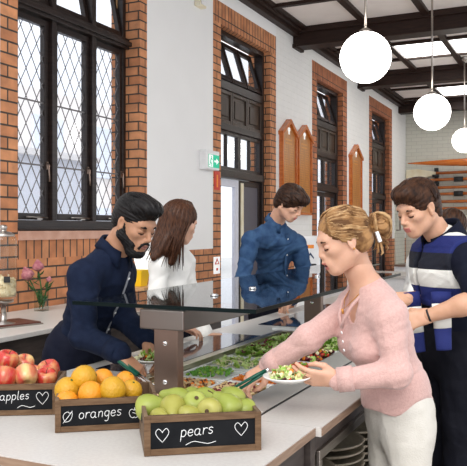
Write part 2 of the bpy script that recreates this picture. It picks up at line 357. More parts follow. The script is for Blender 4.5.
# skylight panels set between the battens
for (x0, x1, y0, y1, lab) in [(-2.61, -1.88, 11.24, 12.21, 'lit rectangular ceiling panel behind the nearest globe lamp'), (-1.78, -1.05, 11.24, 12.21, 'lit rectangular ceiling panel cut by the right edge, above the second globe lamp'),
                         (-2.61, -1.88, 14.94, 16.06, 'farthest lit ceiling panel, just above and right of the second globe lamp'), (-1.78, -1.05, 14.94, 16.06, None), (-.95, -.22, 11.24, 12.21, None)]:
    if lab is None and x0 > -1: continue
    m = MB(); m.box((x0, y0, 4.335), (x1, y1, 4.349), 'skylight'); o = m.build('ceiling_light'); tag(o, lab or 'lit ceiling panel at the far end, right of the farthest lit panel', 'ceiling light', 'lit ceiling panels')
# windows --------------------------------------------------------------
def lattice(mb, x, y0, y1, z0, z1, dy, dz, w=.0045):
    k = dz/dy; H = z1-z0; W = y1-y0
    for sgn in (1, -1):
        n = int((W+H/k)/dy)+2
        for i in range(-1, n):
            # line: z-z0 = k*(y - c) going up
            c = i*dy - H/k + .3*dy
            ys = [(max(0, c), None), (min(W, c+H/k), None)]
            a, b = ys[0][0], ys[1][0]
            if b-a < .01: continue
            za, zb = k*(a-c), k*(b-c)
            if sgn < 0: a, b = W-a, W-b
            p0 = Vector((x, y0+a, z0+za)); p1 = Vector((x, y0+b, z0+zb)); d = p1-p0
            mb.obox((p0+p1)/2, (d, Vector((1,0,0)), d.cross(Vector((1,0,0)))), (d.length/2, .003, w/2), 'lead')
def frame4(mb, x, t, y0, y1, z0, z1, w, m, wb=None):
    mb.box((x-t, y0, z0), (x, y0+w, z1), m); mb.box((x-t, y1-w, z0), (x, y1, z1), m)
    mb.box((x-t, y0+w, z1-w), (x, y1-w, z1), m); mb.box((x-t, y0+w, z0), (x, y1-w, z0+(wb or w)), m)
FX = WX-.165
win = thing('window_1', (FX, 4.95, 1.48), None, None); win['kind'] = 'structure'
m = MB(); frame4(m, FX+.01, .09, 4.13, 5.76, 1.48, 3.83, .05, 'dark_timber')
m.box((FX-.08, 4.13, 1.478), (FX+.13, 5.755, 1.56), 'dark_timber'); m.box((FX-.03, 4.13, 1.485), (WX+.005, 5.755, 1.50), 'dark_timber')
for y in (4.70, 5.235): m.box((FX-.08, y-.028, 1.5), (FX+.035, y+.028, 3.83), 'dark_timber')
m.box((FX-.08, 4.13, 3.17), (FX+.05, 5.76, 3.27), 'dark_timber'); m.box((FX-.02, 4.13, 3.195), (FX+.08, 5.76, 3.235), 'dark_timber')
m.build('window_frame', win, bevel=.005)
lights = [(4.18, 4.672), (4.728, 5.207), (5.263, 5.72)]
for i, (a, b) in enumerate(lights):
    m = MB(); frame4(m, FX, .05, a, b, 1.565, 3.165, .052, 'dark_timber'); s = m.build('casement', win, bevel=.004)
    m = MB(); m.box((FX-.03, a+.045, 1.61), (FX-.026, b-.045, 3.12), 'window_glass'); m.build('pane', s)
    m = MB(); lattice(m, FX-.022, a+.05, b-.05, 1.62, 3.11, .122, .215)
    for z in (2.0, 2.5): m.box((FX-.02, a+.05, z-.006), (FX-.012, b-.05, z+.006), 'lead')
    m.build('lead_lattice', s)
    m = MB()
    m.tube([(FX+.012, b-.03, 2.02), (FX+.035, b-.035, 2.0), (FX+.04, b-.05, 1.96), (FX+.03, b-.03, 1.91), (FX+.035, b-.035, 1.87)], .007, 'steel_warm', 6)
    m.obox((FX+.005, b-.027, 2.0), ((1,0,0),(0,1,0),(0,0,1)), (.006, .012, .03), 'steel_warm'); m.build('latch', s)
    m = MB(); m.tube([(FX+.02, a+.2, 1.585), (FX+.045, a+.24, 1.585), (FX+.045, a+.42, 1.58)], .007, 'steel', 6); m.obox((FX+.02, a+.33, 1.575), ((1,0,0),(0,1,0),(0,0,1)), (.025, .03, .008), 'steel'); m.build('stay', s)
    # upper hopper lights
    m = MB(); rot = .20
    def tilt(y, z, off=0): return Vector((FX-.02+off+math.sin(rot)*(z-3.29)*-1+.0, y, 3.29+(z-3.29)*math.cos(rot)))
    for (ya, yb, za, zb) in ((a, a+.045, 3.28, 3.8), (b-.045, b, 3.28, 3.8), (a+.045, b-.045, 3.28, 3.33), (a+.045, b-.045, 3.755, 3.8)):
        c = tilt((ya+yb)/2, (za+zb)/2); m.obox(c, ((math.cos(rot),0,math.sin(rot)),(0,1,0),(-math.sin(rot),0,math.cos(rot))), (.022, (yb-ya)/2, (zb-za)/2), 'dark_timber')
    s = m.build('hopper_sash', win, bevel=.003)
    m = MB(); m.obox(tilt((a+b)/2, 3.54, -.005), ((math.cos(rot),0,math.sin(rot)),(0,1,0),(-math.sin(rot),0,math.cos(rot))), (.002, (b-a)/2-.04, .22), 'window_glass'); m.build('pane', s)
    m = MB(); m.box((FX-.06, b-.02, 3.28), (FX-.052, b+.005, 3.8), 'board_wood'); m.build('weather_strip', win)
# french doors with panel band and hoppers ------------------------------
def tall(n, y0, y1, ajar=False):
    x = WX-.11; w = thing('door_%d' % n, (x, (y0+y1)/2, 0), None, None); w['kind'] = 'structure'
    m = MB(); frame4(m, x+.02, .12, y0, y1, 0, 3.83, .06, 'dark_timber', .02)
    for z0, z1, pr in ((2.10, 2.19, .05), (2.66, 2.74, .03), (3.14, 3.24, .03)): m.box((x-.09, y0+.05, z0), (x+pr, y1-.05, z1), 'dark_timber')
    m.build('door_frame', w, bevel=.005)
    W = y1-y0-.12; ya = y0+.06; n3 = 3
    m = MB(); m.box((x-.06, ya, 2.74), (x-.01, ya+W, 3.14), 'panel_timber')
    for i in range(n3):
        a = ya+W/n3*i; b = ya+W/n3*(i+1)
        frame4(m, x+.012, .03, a, b, 2.74, 3.14, .045, 'panel_timber'); m.box((x-.01, a+.09, 2.83), (x+.005, b-.09, 3.05), 'panel_timber')
    m.build('timber_panel', w, bevel=.006)
    for i in range(n3):
        a = ya+W/n3*i+.01; b = ya+W/n3*(i+1)-.01; rot = .30
        ex, ez = Vector((math.cos(rot),0,math.sin(rot))), Vector((-math.sin(rot),0,math.cos(rot)))
        c0 = Vector((x-.005, (a+b)/2, 3.26))
        m = MB()
        for sy in (-1, 1): m.obox(c0+Vector((0, sy*((b-a)/2-.025), 0))+ez*.27, (ex,(0,1,0),ez), (.02, .025, .27), 'dark_timber')
        for q in (.03, .51): m.obox(c0+ez*q, (ex,(0,1,0),ez), (.02, (b-a)/2-.05, .03), 'dark_timber')
        s = m.build('hopper_sash', w, bevel=.003)
        m = MB(); m.obox(c0+ez*.27, (ex,(0,1,0),ez), (.002, (b-a)/2-.045, .22), 'window_glass'); m.build('pane', s)
    # middle lights
    for i in range(2):
        a = ya+W/2*i; b = ya+W/2*(i+1)
        m = MB(); frame4(m, x, .05, a, b, 2.19, 2.66, .045, 'dark_timber'); m.box((x-.05, (a+b)/2-.012, 2.2), (x-.005, (a+b)/2+.012, 2.65), 'dark_timber'); s = m.build('sash', w, bevel=.003)
        m = MB(); m.box((x-.03, a+.04, 2.23), (x-.026, b-.04, 2.62), 'window_glass'); m.build('pane', s)
    for i in range(2):
        a = ya+W/2*i; b = ya+W/2*(i+1); kind = ('lavender_paint', 'door_grey')[i] if n == 1 else 'dark_timber'
        m = MB(); frame4(m, x-.01, .05, a, b, .02, 2.09, .09 if n == 1 and i == 0 else .07, 'dark_timber' if i or n > 1 else 'lavender_paint', .3); s = m.build('leaf', w, bevel=.004)
        if n == 1 and i == 1:
            m = MB(); m.box((x-.045, a+.13, .2), (x-.02, b-.05, 2.04), 'door_grey'); m.box((x-.03, a+.05, .1), (x+.0, a+.13, 2.06), 'cream_paint'); m.build('blind', s)
        else:
            m = MB(); m.box((x-.035, a+.05, .3), (x-.031, b-.05, 2.03), 'window_glass'); m.build('pane', s)
    return w
tall(1, 7.459, 8.93); tall(2, 10.828, 12.2); tall(3, 14.161, 15.6)
# outdoors
m = MB(); m.box((-16, 14, -.3), (-13, 26, 5.2), 'facade')
for k in range(4):
    for z in (.6, 3.0): m.box((-12.99, 15+k*2.6, z), (-12.9, 16.2+k*2.6, z+1.5), 'facade_grey')
o = m.build('building'); tag(o, 'blurred pale building outside beyond the leaded window', 'building')
m = MB(); m.box((-9, 8.2, -.3), (-7.5, 10.2, 2.6), 'facade_grey'); m.box((-9.1, 8.1, 2.6), (-7.4, 10.3, 2.7), 'white_plastic'); o = m.build('garden_shed'); tag(o, 'bluish blur of a low outbuilding seen through the first leaded casement', 'shed')
m = MB(); m.box((-4.7, 7.75, 0), (-4.2, 8.25, 1.35), 'lavender_paint'); o = m.build('utility_box', bevel=.01); tag(o, 'pale lavender cabinet behind the glazed door, left of the man in the denim shirt', 'cabinet')
# globe lamps ------------------------------------------------------------
for (x, y, z, lab) in [(-1.52, 5.62, 2.84, 'nearest and largest glowing white globe pendant lamp, high above the woman in pink'), (-1.48, 8.26, 2.785, 'middle one of the three white globe pendants, above the man in the striped jersey'), (-1.73, 12.6, 2.955, 'farthest and smallest white globe pendant, at the right edge above the oars')]:
    t = thing('pendant_lamp', (x, y, z), lab, 'lamp', 'white globe pendants')
    m = MB(); m.lathe([(.2*math.sin(PI*i/24), -.2*math.cos(PI*i/24)) for i in range(25)], (x, y, z), 'lamp_glass', 40); m.build('lamp_shade', t)
    m = MB(); m.tube([(x, y, z+.22), (x, y, 4.3)], .011, 'steel', 10); m.build('rod', t)
    m = MB(); m.lathe([(.055, .192), (.055, .205), (.03, .225), (.012, .235)], (x, y, z), 'steel', 20); m.build('fitter', t)
    m = MB(); m.lathe([(.05, 4.345), (.05, 4.31), (.03, 4.285), (.012, 4.27)], (x, y, 0), 'steel', 20); m.build('ceiling_rose', t)
# exit sign ---------------------------------------------------------------
t = thing('exit_sign', (WX, 7.10, 2.22), 'green and white running man exit sign on the white wall', 'sign')
m = MB(); m.box((WX, 6.93, 2.135), (WX+.085, 7.25, 2.345), 'white_plastic'); m.build('housing', t, bevel=.006)
m = MB(); m.box((WX+.085, 6.985, 2.16), (WX+.088, 7.24, 2.30), 'exit_green'); m.box((WX+.088, 6.99, 2.165), (WX+.089, 7.085, 2.295), 'sign_white'); m.build('sign_panel', t)
m = MB(); X = WX+.0895
def flat(pts, mm, x=X, d=.001): m.prism([(x, 6.985+a, 2.16+b) for a, b in pts], (d, 0, 0), mm)
flat([(.13,.06),(.18,.06),(.18,.035),(.24,.07),(.18,.105),(.18,.08),(.13,.08)], 'sign_white')
flat([(.05,.105),(.065,.105),(.068,.118),(.055,.125),(.045,.118)], 'exit_green'); flat([(.03,.06),(.045,.1),(.06,.1),(.05,.055)], 'exit_green'); flat([(.05,.06),(.075,.04),(.068,.01),(.06,.01),(.062,.035),(.042,.05)], 'exit_green'); flat([(.03,.06),(.042,.05),(.03,.025),(.01,.02),(.01,.028),(.024,.033)], 'exit_green'); flat([(.055,.095),(.08,.075),(.085,.085),(.06,.105)], 'exit_green')
m.build('symbol', t)
t = thing('fire_sign', (WX, 7.33, 2.02), 'small upright red sign on the brick jamb below the exit sign', 'sign'); m = MB(); m.box((WX, 7.285, 1.93), (WX+.006, 7.42, 2.14), 'sign_red'); m.build('plate', t)
m = MB(); m.box((WX+.006, 7.335, 1.96), (WX+.008, 7.37, 2.10), 'sign_orange'); m.build('symbol', t)
t = thing('alarm_notice', (WX, 7.33, 1.08), 'small white notice with a red triangle on the brick behind the woman in white', 'sign'); m = MB(); m.box((WX, 7.27, .985), (WX+.006, 7.42, 1.175), 'sign_white'); m.build('plate', t)
m = MB(); m.prism([(WX+.007, 7.285, 1.09), (WX+.007, 7.405, 1.09), (WX+.007, 7.345, 1.165)], (.001,0,0), 'sign_red'); m.box((WX+.007, 7.325, 1.02), (WX+.009, 7.37, 1.05), 'sign_red'); m.prism([(WX+.0085, 7.32, 1.1), (WX+.0085, 7.37, 1.1), (WX+.0085, 7.345, 1.135)], (.001,0,0), 'sign_white'); m.build('symbol', t)
m = MB(); m.box((WX, 6.82, 3.86), (WX+.07, 6.97, 4.02), 'cream_paint'); m.box((WX+.07, 6.84, 3.88), (WX+.085, 6.95, 3.95), 'white_plastic'); o = m.build('motion_sensor', bevel=.01); tag(o, 'small beige sensor box high on the white wall at the top edge', 'sensor')
# honour boards -------------------------------------------------------------
def board(y0, y1, zb, zs, zt, lab):
    t = thing('honour_board', (WX, (y0+y1)/2, zb), lab, 'board', 'gabled wooden boards'); ym = (y0+y1)/2
    P = lambda pts, x: [(x, a, b) for a, b in pts]
    m = MB(); m.prism(P([(y0+.02, zb), (y1-.02, zb), (y1-.02, zs), (ym, zt-.03), (y0+.02, zs)], WX+.004), (.03,0,0), 'gold_wood'); m.build('panel', t)
    m = MB(); w = .035
    m.box((WX, y0, zb-.02), (WX+.06, y0+w, zs), 'orange_wood'); m.box((WX, y1-w, zb-.02), (WX+.06, y1, zs), 'orange_wood'); m.box((WX, y0, zb-.03), (WX+.06, y1, zb+.01), 'orange_wood')
    for s, yy in ((1, y0), (-1, y1)):
        m.prism(P([(yy-s*.03, zs-.03), (yy-s*.03, zs+.02), (ym, zt+.02), (ym, zt-.04)], WX), (.075,0,0), 'orange_wood')
    m.build('frame', t)
    m = MB(); m.obox((WX+.037, ym, zs+.055), ((1,0,0),(0,1,0),(0,0,1)), (.003, .022, .05), 'sign_white'); m.obox((WX+.037, ym, zs+.075), ((1,0,0),(0,1,0),(0,0,1)), (.004, .042, .02), 'sign_white'); m.build('crest', t)
    m = MB(); r = random.Random(3); z = zs-.06
    for k in range(2): m.box((WX+.034, ym-.13, z-.022), (WX+.036, ym+.13, z), 'gilt'); z -= .05
    while z > zb+.1:
        for c in (-.11, .11):
            l = r.uniform(.05, .085); m.box((WX+.034, ym+c-l, z-.008), (WX+.0355, ym+c+l, z), 'gilt')
        z -= .034
    m.build('gilt_lettering', t)
board(9.24, 9.80, 1.72, 2.80, 3.0, 'left one of the two adjoining gabled wooden boards, above the man in denim')
board(9.86, 10.45, 1.72, 2.80, 3.0, 'right one of the two adjoining gabled wooden boards, beside the second tall door')
board(12.56, 13.25, 1.80, 2.78, 3.0, 'single narrow gabled wooden board farther along between the last two tall doors')
# oars, boat, far things ------------------------------------------------------
def back(u, v, off=.1): r = ray(u, v); return r*((BY-off)/r.y) + Vector((0,0,EYE))
a = back(408, 162, .3); n = 24; L = 4.5
m = MB(); pts = [(a.x+L*i/n, BY-.32, a.z-.035-.03*math.sin(min(1, i/10)*PI/2)+ (i/n)*.02) for i in range(n+1)]; rr = [.008+.05*math.sin(min(1, i/9)*PI/2) for i in range(n+1)]
m.tube(pts, rr, 'orange_wood', 14, flat=1.6, nrm=(0,0,1)); o = m.build('boat_hull'); t_ = tag(o, 'long slim varnished orange boat hull mounted high on the back wall', 'boat')
vs = [173.2, 180.3, 187.8, 194.2, 201.8, 208.6]; st = [436, 424, 436, 438, 439, 441]
desc = ['topmost wooden oar on the back wall, with a cream painted blade', 'second oar from the top, varnished wood with a black sleeve', 'third oar from the top, plain varnished shaft', 'fourth oar from the top, varnished wood with a black sleeve', 'fifth oar from the top, plain varnished shaft', 'lowest oar on the back wall, just above the striped jersey']
for i, (v, u0) in enumerate(zip(vs, st)):
    p = back(u0, v); t = thing('oar', p, desc[i], 'oar', 'rowing oars on the back wall')
    m = MB(); m.tube([p, p+Vector((3.2, 0, .03))], [.034, .042], 'orange_wood', 10); m.build('shaft', t)
    if i == 0:
        q = back(406.5, v+1.2); c = Vector((q.x, q.y, p.z-.02)); e = Vector((p.x, p.y, p.z)); Lb = e.x-c.x; m = MB()
        m.prism([(c.x, c.y-.0, c.z+.12), (c.x, c.y, c.z-.12), (c.x+Lb*.5, c.y, c.z-.105), (c.x+Lb*.85, c.y, c.z-.04), (e.x, c.y, e.z-.03), (e.x, c.y, e.z+.03), (c.x+Lb*.8, c.y, c.z+.075), (c.x+Lb*.4, c.y, c.z+.125)], (0, -.03, 0), 'cream_paint'); m.build('blade', t, bevel=.01)
    if i in (1, 3):
        s = back(454, v); m = MB(); m.tube([Vector((s.x, p.y, p.z+.005)), Vector((s.x+.2, p.y, p.z+.005))], .06, 'black', 10); m.build('sleeve', t)
p = back(436, 181, .05); m = MB(); m.box((p.x-.03, BY-.1, p.z-.22), (p.x+.05, BY, p.z+.3), 'black')
for v in (173.5, 181, 188.3): q = back(436, v); m.box((p.x-.06, BY-.2, q.z-.07), (p.x+.07, BY-.03, q.z-.03), 'black')
o = m.build('oar_rack'); tag(o, 'black wall bracket carrying the upper oars', 'rack')
t = thing('door_4', (WX+.02, 16.5, 0), None, None); t['kind'] = 'structure'
m = MB(); m.box((WX, 16.1, 0), (WX+.03, 17.0, 2.1), 'painted_brick_back'); m.build('door_panel', t)
m = MB(); q = 16.15; m.tube([(WX+.03, q, 1.9), (WX+.11, q, 1.9), (WX+.11, q, 1.45), (WX+.03, q, 1.45)], .022, 'steel', 8); m.build('door_handle', t)
# water dispenser near the wall
p = at(307, 300, 7.6); cx, cy = p.x, p.y
t = thing('water_dispenser', (cx, cy, 0), 'white upright water dispenser with an orange and navy sticker, right of the man in denim', 'dispenser')
ax = (RT, FW, UP); m = MB(); m.obox((cx, cy, .72), ax, (.125, .14, .70), 'white_plastic'); m.obox((cx, cy, .03), ax, (.12, .13, .03), 'black'); b = m.build('body', t, bevel=.02)
c0 = Vector((cx, cy, 0))-FW*.141
m = MB(); m.obox(c0+UP*1.31+RT*.02, ax, (.036, .002, .018), 'sign_orange'); m.build('orange_sticker', t); m = MB(); P = lambda a, b: c0+RT*(a+.02)+UP*b-FW*.002
m.prism([P(-.036,1.18),P(0,1.225),P(.036,1.18),P(.036,1.20),P(0,1.25),P(-.036,1.20)], -FW*.001, 'sign_navy'); m.build('navy_emblem', t)
m = MB(); m.obox(c0+UP*1.085+RT*.03-FW*.02, ax, (.05, .03, .05), 'black'); m.build('tap_recess', t, bevel=.01)
# far counter and clutter behind the woman in pink
m = MB(); m.box((-3.3, 9.6, 0), (-1.2, 10.4, .84), 'white_plastic'); m.box((-3.35, 9.55, .84), (-1.15, 10.45, .88), 'worktop'); o = m.build('side_counter'); tag(o, 'pale side counter far behind the woman in pink, mostly hidden', 'counter')
m = MB(); m.box((-3.5, 15.2, 0), (-1.9, 15.9, .70), 'white_plastic'); m.box((-3.5, 15.15, .70), (-1.9, 15.9, .74), 'steel'); o = m.build('equipment_cabinet'); tag(o, 'low pale cabinet standing before the brick dado at the far left corner', 'cabinet')
# ================================================================ BACK COUNTER
t = thing('back_counter', (-3.28, 3.4, 0), 'long pale worktop on dark cupboards under the leaded window', 'counter')
m = MB(); m.box((WX+.014, 1.0, .872), (-2.855, 5.9, .90), 'worktop'); m.build('worktop', t, bevel=.003)
m = MB(); m.box((WX+.014, 1.05, .08), (-2.90, 5.85, .872), 'cabinet_dark'); m.box((WX+.014, 1.05, 0), (-2.97, 5.85, .08), 'black'); m.build('cupboard', t)
# jar of cereal on stand
c = at(3.5, 300, 4.45); bz = 1.06
t = thing('cereal_dispenser', (c.x, c.y, .90), 'glass jar of pale cereal with a metal lid at the left edge', 'jar')
m = MB(); m.lathe([(.0,bz),(.055,bz),(.073,bz+.02),(.078,bz+.05),(.078,bz+.36),(.072,bz+.385),(.062,bz+.392)], (c.x, c.y, 0), 'clear_glass', 32); m.build('glass_jar', t)
m = MB(); m.lathe([(0,bz+.02),(.066,bz+.022),(.071,bz+.05),(.071,bz+.11),(.05,bz+.135),(0,bz+.145)], (c.x, c.y, 0), 'cereal', 24)
r = random.Random(5)
for k in range(260):
    a = r.uniform(0, 2*PI); rr_ = .071*math.sqrt(r.random()) if k > 180 else .069; z = bz+r.uniform(.03, .135)+(.02 if k > 180 else 0)
    m.lathe([(0,-.006),(.008,0),(0,.006)], (c.x+rr_*math.cos(a), c.y+rr_*math.sin(a), z), 'cereal', 6, ax=(r.uniform(-1,1), r.uniform(-1,1), r.uniform(.1,1)))
m.build('cereal', t)
m = MB(); m.lathe([(.066,bz+.388),(.068,bz+.40),(.04,bz+.415),(.018,bz+.42),(.018,bz+.43),(.024,bz+.445),(.016,bz+.458),(0,bz+.46)], (c.x, c.y, 0), 'steel', 28); m.build('lid', t)
m = MB(); m.obox((c.x+.066, c.y-.042, bz+.13), ((.55,-.83,0),(.83,.55,0),(0,0,1)), (.004,.018,.018), 'black'); m.build('label_tag', t)
m = MB(); m.lathe([(0,.905),(.085,.905),(.085,.915),(.02,.93),(.015,bz-.03),(.06,bz-.012),(.06,bz-.001)], (c.x, c.y, 0), 'steel', 24); m.build('stand', t)
p = at(8, 322, 4.5)
m = MB(); m.obox((p.x-.02, p.y, .912), ((.3,.95,0),(.95,-.3,0),(0,0,1)), (.17,.13,.006), 'tray_red'); m.obox((p.x-.02, p.y, .905), ((.3,.95,0),(.95,-.3,0),(0,0,1)), (.18,.14,.005), 'steel'); o = m.build('serving_tray', bevel=.003); tag(o, 'dark red tray with a metal rim on the back counter at the left edge', 'tray')
# vase with proteas
c = at(41.5, 307, 5.28); c.z = .9
t = thing('glass_vase', (c.x, c.y, .9), 'clear square glass vase on the back counter below the leaded window', 'vase')
m = MB()
for z0, z1, h in ((.9, .905, .036), ):
    m.box((c.x-.036, c.y-.036, .9), (c.x+.036, c.y+.036, .906), 'clear_glass')
for (dx, dy, hx, hy) in ((.036,0,.002,.036),(-.036,0,.002,.036),(0,.036,.036,.002),(0,-.036,.036,.002)): m.box((c.x+dx-hx, c.y+dy-hy, .9), (c.x+dx+hx, c.y+dy+hy, 1.06), 'clear_glass')
m.build('glass', t)
def protea(base, head, r, lab, seed):
    t = thing('protea', base, lab, 'flower', 'proteas in the vase'); rn = random.Random(seed)
    m = MB(); m.tube([base, (base+head)/2+Vector((.004,0,.01)), head], .005, 'leaf_dark', 6); m.build('stem', t)
    m = MB(); d = (head-base).normalized()
    for ring, (nn, spread, ln, w) in enumerate([(11, .95, 1.5, .34), (10, .65, 1.9, .32), (8, .35, 2.1, .3)]):
        for k in range(nn):
            a = 2*PI*(k+.5*ring)/nn; s = d.orthogonal().normalized(); s2 = d.cross(s); o_ = s*math.cos(a)+s2*math.sin(a)
            pts = [head+o_*r*.15, head+o_*r*spread+d*r*ln*.4, head+o_*r*spread*.85+d*r*ln*.8, head+o_*r*spread*.45+d*r*ln]
            m.tube(pts, [r*.18, r*w, r*w*.8, r*.05], 'petal_pink', 6, flat=.3, nrm=o_)
    m.build('flower_head', t)
    m = MB()
    for k in range(5):
        a = rn.uniform(0, 6.28); o_ = Vector((math.cos(a), math.sin(a), .5)); b = base.lerp(head, rn.uniform(.45,.9))
        m.tube([b, b+o_*.03, b+o_*.06+Vector((0,0,.01))], [.004,.013,.002], 'leaf_dark', 6, flat=.25)
    m.build('leaves', t)
b = Vector((c.x, c.y, .94)); m = MB(); rn = random.Random(9)
for k in range(26):
    a = rn.uniform(0, 6.28); q = b+Vector((rn.uniform(-.024,.024), rn.uniform(-.024,.024), rn.uniform(-.03,.06))); m.tube([q, q+Vector((.006*math.cos(a), .006*math.sin(a), .03)), q+Vector((.012*math.cos(a), .012*math.sin(a), rn.uniform(.05,.08)))], [.003,.011,.002], 'leaf_dark', 6, flat=.3)
m.build('greenery', t)
protea(b+Vector((-.01,0,0)), b+RT*-.085+UP*.185, .048, 'round pink protea bloom leaning left out of the vase', 1)
protea(b+Vector((.01,0,0)), b+RT*-.02+UP*.245, .042, 'taller pink protea bloom standing above the vase', 2)
protea(b+Vector((0,.01,0)), b+RT*.05+UP*.17, .02, 'small dark protea bud on the right of the vase', 3)
# yellow tub on timber block
p = at(139.5, 303, 5.3)
t = thing('display_stand', (p.x, p.y, .9), 'wooden riser behind the man in navy carrying the yellow tub', 'stand'); zt = EYE-58*5.3/F
m = MB(); m.box((p.x-.22, p.y-.14, zt-.02), (p.x+.13, p.y+.14, zt), 'board_wood'); m.build('top_board', t)
m = MB()
for sx in (-.20, .10): m = MB(); m.box((p.x+sx, p.y-.13, .901), (p.x+sx+.02, p.y+.13, zt-.02), 'board_wood'); m.build('side_panel', t)
q = at(140.5, 276, 5.3); m = MB(); c = Vector((q.x, q.y-.02, zt))
def tub(r, h): return [c+Vector((sx*r*1.08, sy*r*1.08, h*1.08)) for sx, sy in ((-1,-1),(1,-1),(1,1),(-1,1))]
v0 = tub(.038, .001); v1 = tub(.055, .11); m.add(v0+v1, [(0,1,2,3),(0,1,5,4),(1,2,6,5),(2,3,7,6),(3,0,4,7)], 'box_yellow'); v2 = tub(.05,.105); m.add(v2, [(0,1,2,3)], 'nut_tan')
o = m.build('snack_box', bevel=.002); tag(o, 'yellow tub of crisps between the man in navy and the woman in white', 'box')
m = MB(); c2 = at(143, 262, 5.45); m.obox(c2, (RT+UP*.25, FW, UP-RT*.25), (.06,.003,.07), 'sign_white'); m.obox(c2-UP*(c2.z-.07-zt)*.5-UP*.07, (RT, FW, UP), (.012,.004,(c2.z-.07-zt)*.5), 'sign_white'); o = m.build('menu_card'); tag(o, 'white card standing behind the yellow tub', 'card')
# ================================================================ ISLAND
ZT = .90; IX0, IX1 = -1.95, -.72; Y0, Y1, Y2 = 1.475, 2.09, 6.6
WX0, WX1, WY0, WY1 = -1.53, -.925, 2.2, 3.86
t = thing('serving_counter', (-1.33, 3.9, 0), 'long island counter with a pale worktop and dark panels holding the salad bar', 'counter')
m = MB(); m.box((IX0, Y0, ZT-.028), (IX1, Y1-.002, ZT), 'worktop')
m.box((IX0, Y1, ZT-.028), (IX1+.018, WY0, ZT), 'worktop'); m.box((IX0, WY1, ZT-.028), (IX1+.018, 4.45, ZT), 'worktop'); m.box((IX0, 4.45, ZT-.028), (-1.36, Y2, ZT), 'worktop'); m.box((IX0, WY0, ZT-.028), (WX0, WY1, ZT), 'worktop'); m.box((WX1, WY0, ZT-.028), (IX1+.018, WY1, ZT), 'worktop')
m.build('worktop', t)
m = MB(); e = .003
m.box((IX0-e, Y0-e, ZT-.026), (IX1+e, Y0, ZT-.003), 'ply_edge'); m.box((IX1, Y0, ZT-.026), (IX1+e, Y1-.004, ZT-.003), 'ply_edge'); m.box((IX1+.018, Y1+.006, ZT-.026), (IX1+.018+e, 4.45, ZT-.003), 'ply_edge')
m.build('edge_trim', t)
m = MB(); m.box((IX0+.03, Y0+.035, .1), (IX1-.03, Y1-.012, ZT-.028), 'cabinet_dark'); m.box((IX0+.07, Y0+.08, 0), (IX1-.08, 4.4, .1), 'black')
m.box((IX0+.03, Y1, .1), (IX0+.06, Y2-.03, ZT-.028), 'cabinet_dark'); m.box((IX0+.06, Y1-.005, .1), (IX1-.012, Y1+.035, ZT-.028), 'cabinet_dark')
m.box((IX0+.06, 3.75, .1), (IX1-.012, 4.42, ZT-.028), 'cabinet_dark'); m.box((IX0+.06, 4.42, 0), (-1.39, Y2-.03, ZT-.028), 'cabinet_dark'); m.box((-1.30, Y1+.035, .1), (-1.27, 3.75, .8), 'cabinet_dark')
m.box((-.76, Y1+.035, .815), (IX1-.012, 3.75, ZT-.028), 'cabinet_dark'); m.box((-1.27, Y1+.035, .40), (IX1-.03, 3.75, .42), 'cabinet_dark'); m.box((-1.27, Y1+.035, .1), (IX1-.03, 3.75, .12), 'cabinet_dark'); m.box((-1.27, Y1+.035, .70), (IX1-.12, 3.75, .715), 'steel')
m.build('cabinet', t, bevel=.002)
m = MB(); m.box((IX1-.014, Y1+.045, .785), (IX1+.0, 3.75, .815), 'steel'); m.box((IX1-.014, Y1+.045, .12), (IX1+.0, Y1+.07, .785), 'steel'); m.build('shelf_frame', t, bevel=.002)
m = MB(); m.box((WX1-.002, WY0-.25, ZT+.0002), (WX1+.006, 3.9, ZT+.0012), 'black'); m.build('joint_strip', t)
# stacks of platters on the open shelf
k = 0
for (y, z0, nn) in ((2.42, .12, 7), (2.42, .42, 8), (2.80, .12, 7), (2.80, .42, 8), (3.18,.42,7)):
    for i in range(nn):
        z = z0+.001+i*.030
        if z > .69: continue
        m = MB(); m.lathe([(0,.0),(.10,.0),(.155,.018),(.165,.026),(.160,.030),(.15,.024),(.1,.008),(0,.006)], (-.93, y, z), 'stone_bowl', 32)
        o = m.build('platter')
        pos = ['at the bottom', 'second from the bottom', 'third from the bottom', 'fourth from the bottom', 'fifth from the bottom', 'sixth from the bottom', 'seventh from the bottom', 'at the top'][i]
        tag(o, 'shallow stone-coloured platter %s of the %s stack on the %s shelf' % (pos, {2.42:'nearest', 2.80:'middle', 3.18:'farthest'}[y], 'lower' if z0 < .3 else 'upper'), 'platter', 'stacked platters under the counter')
for j, (y, lab) in enumerate(((2.40, 'nearest shallow bowl on the steel rack below the worktop'), (2.74, 'second shallow bowl on the steel rack below the worktop'), (3.08, 'farthest shallow bowl on the steel rack below the worktop'))):
    m = MB(); m.lathe([(0,.0),(.07,.0),(.13,.03),(.155,.05),(.150,.052),(.12,.034),(.06,.012),(0,.01)], (-.99, y, .716), 'stone_bowl', 32); o = m.build('serving_bowl'); tag(o, lab, 'bowl', 'bowls on the rack')
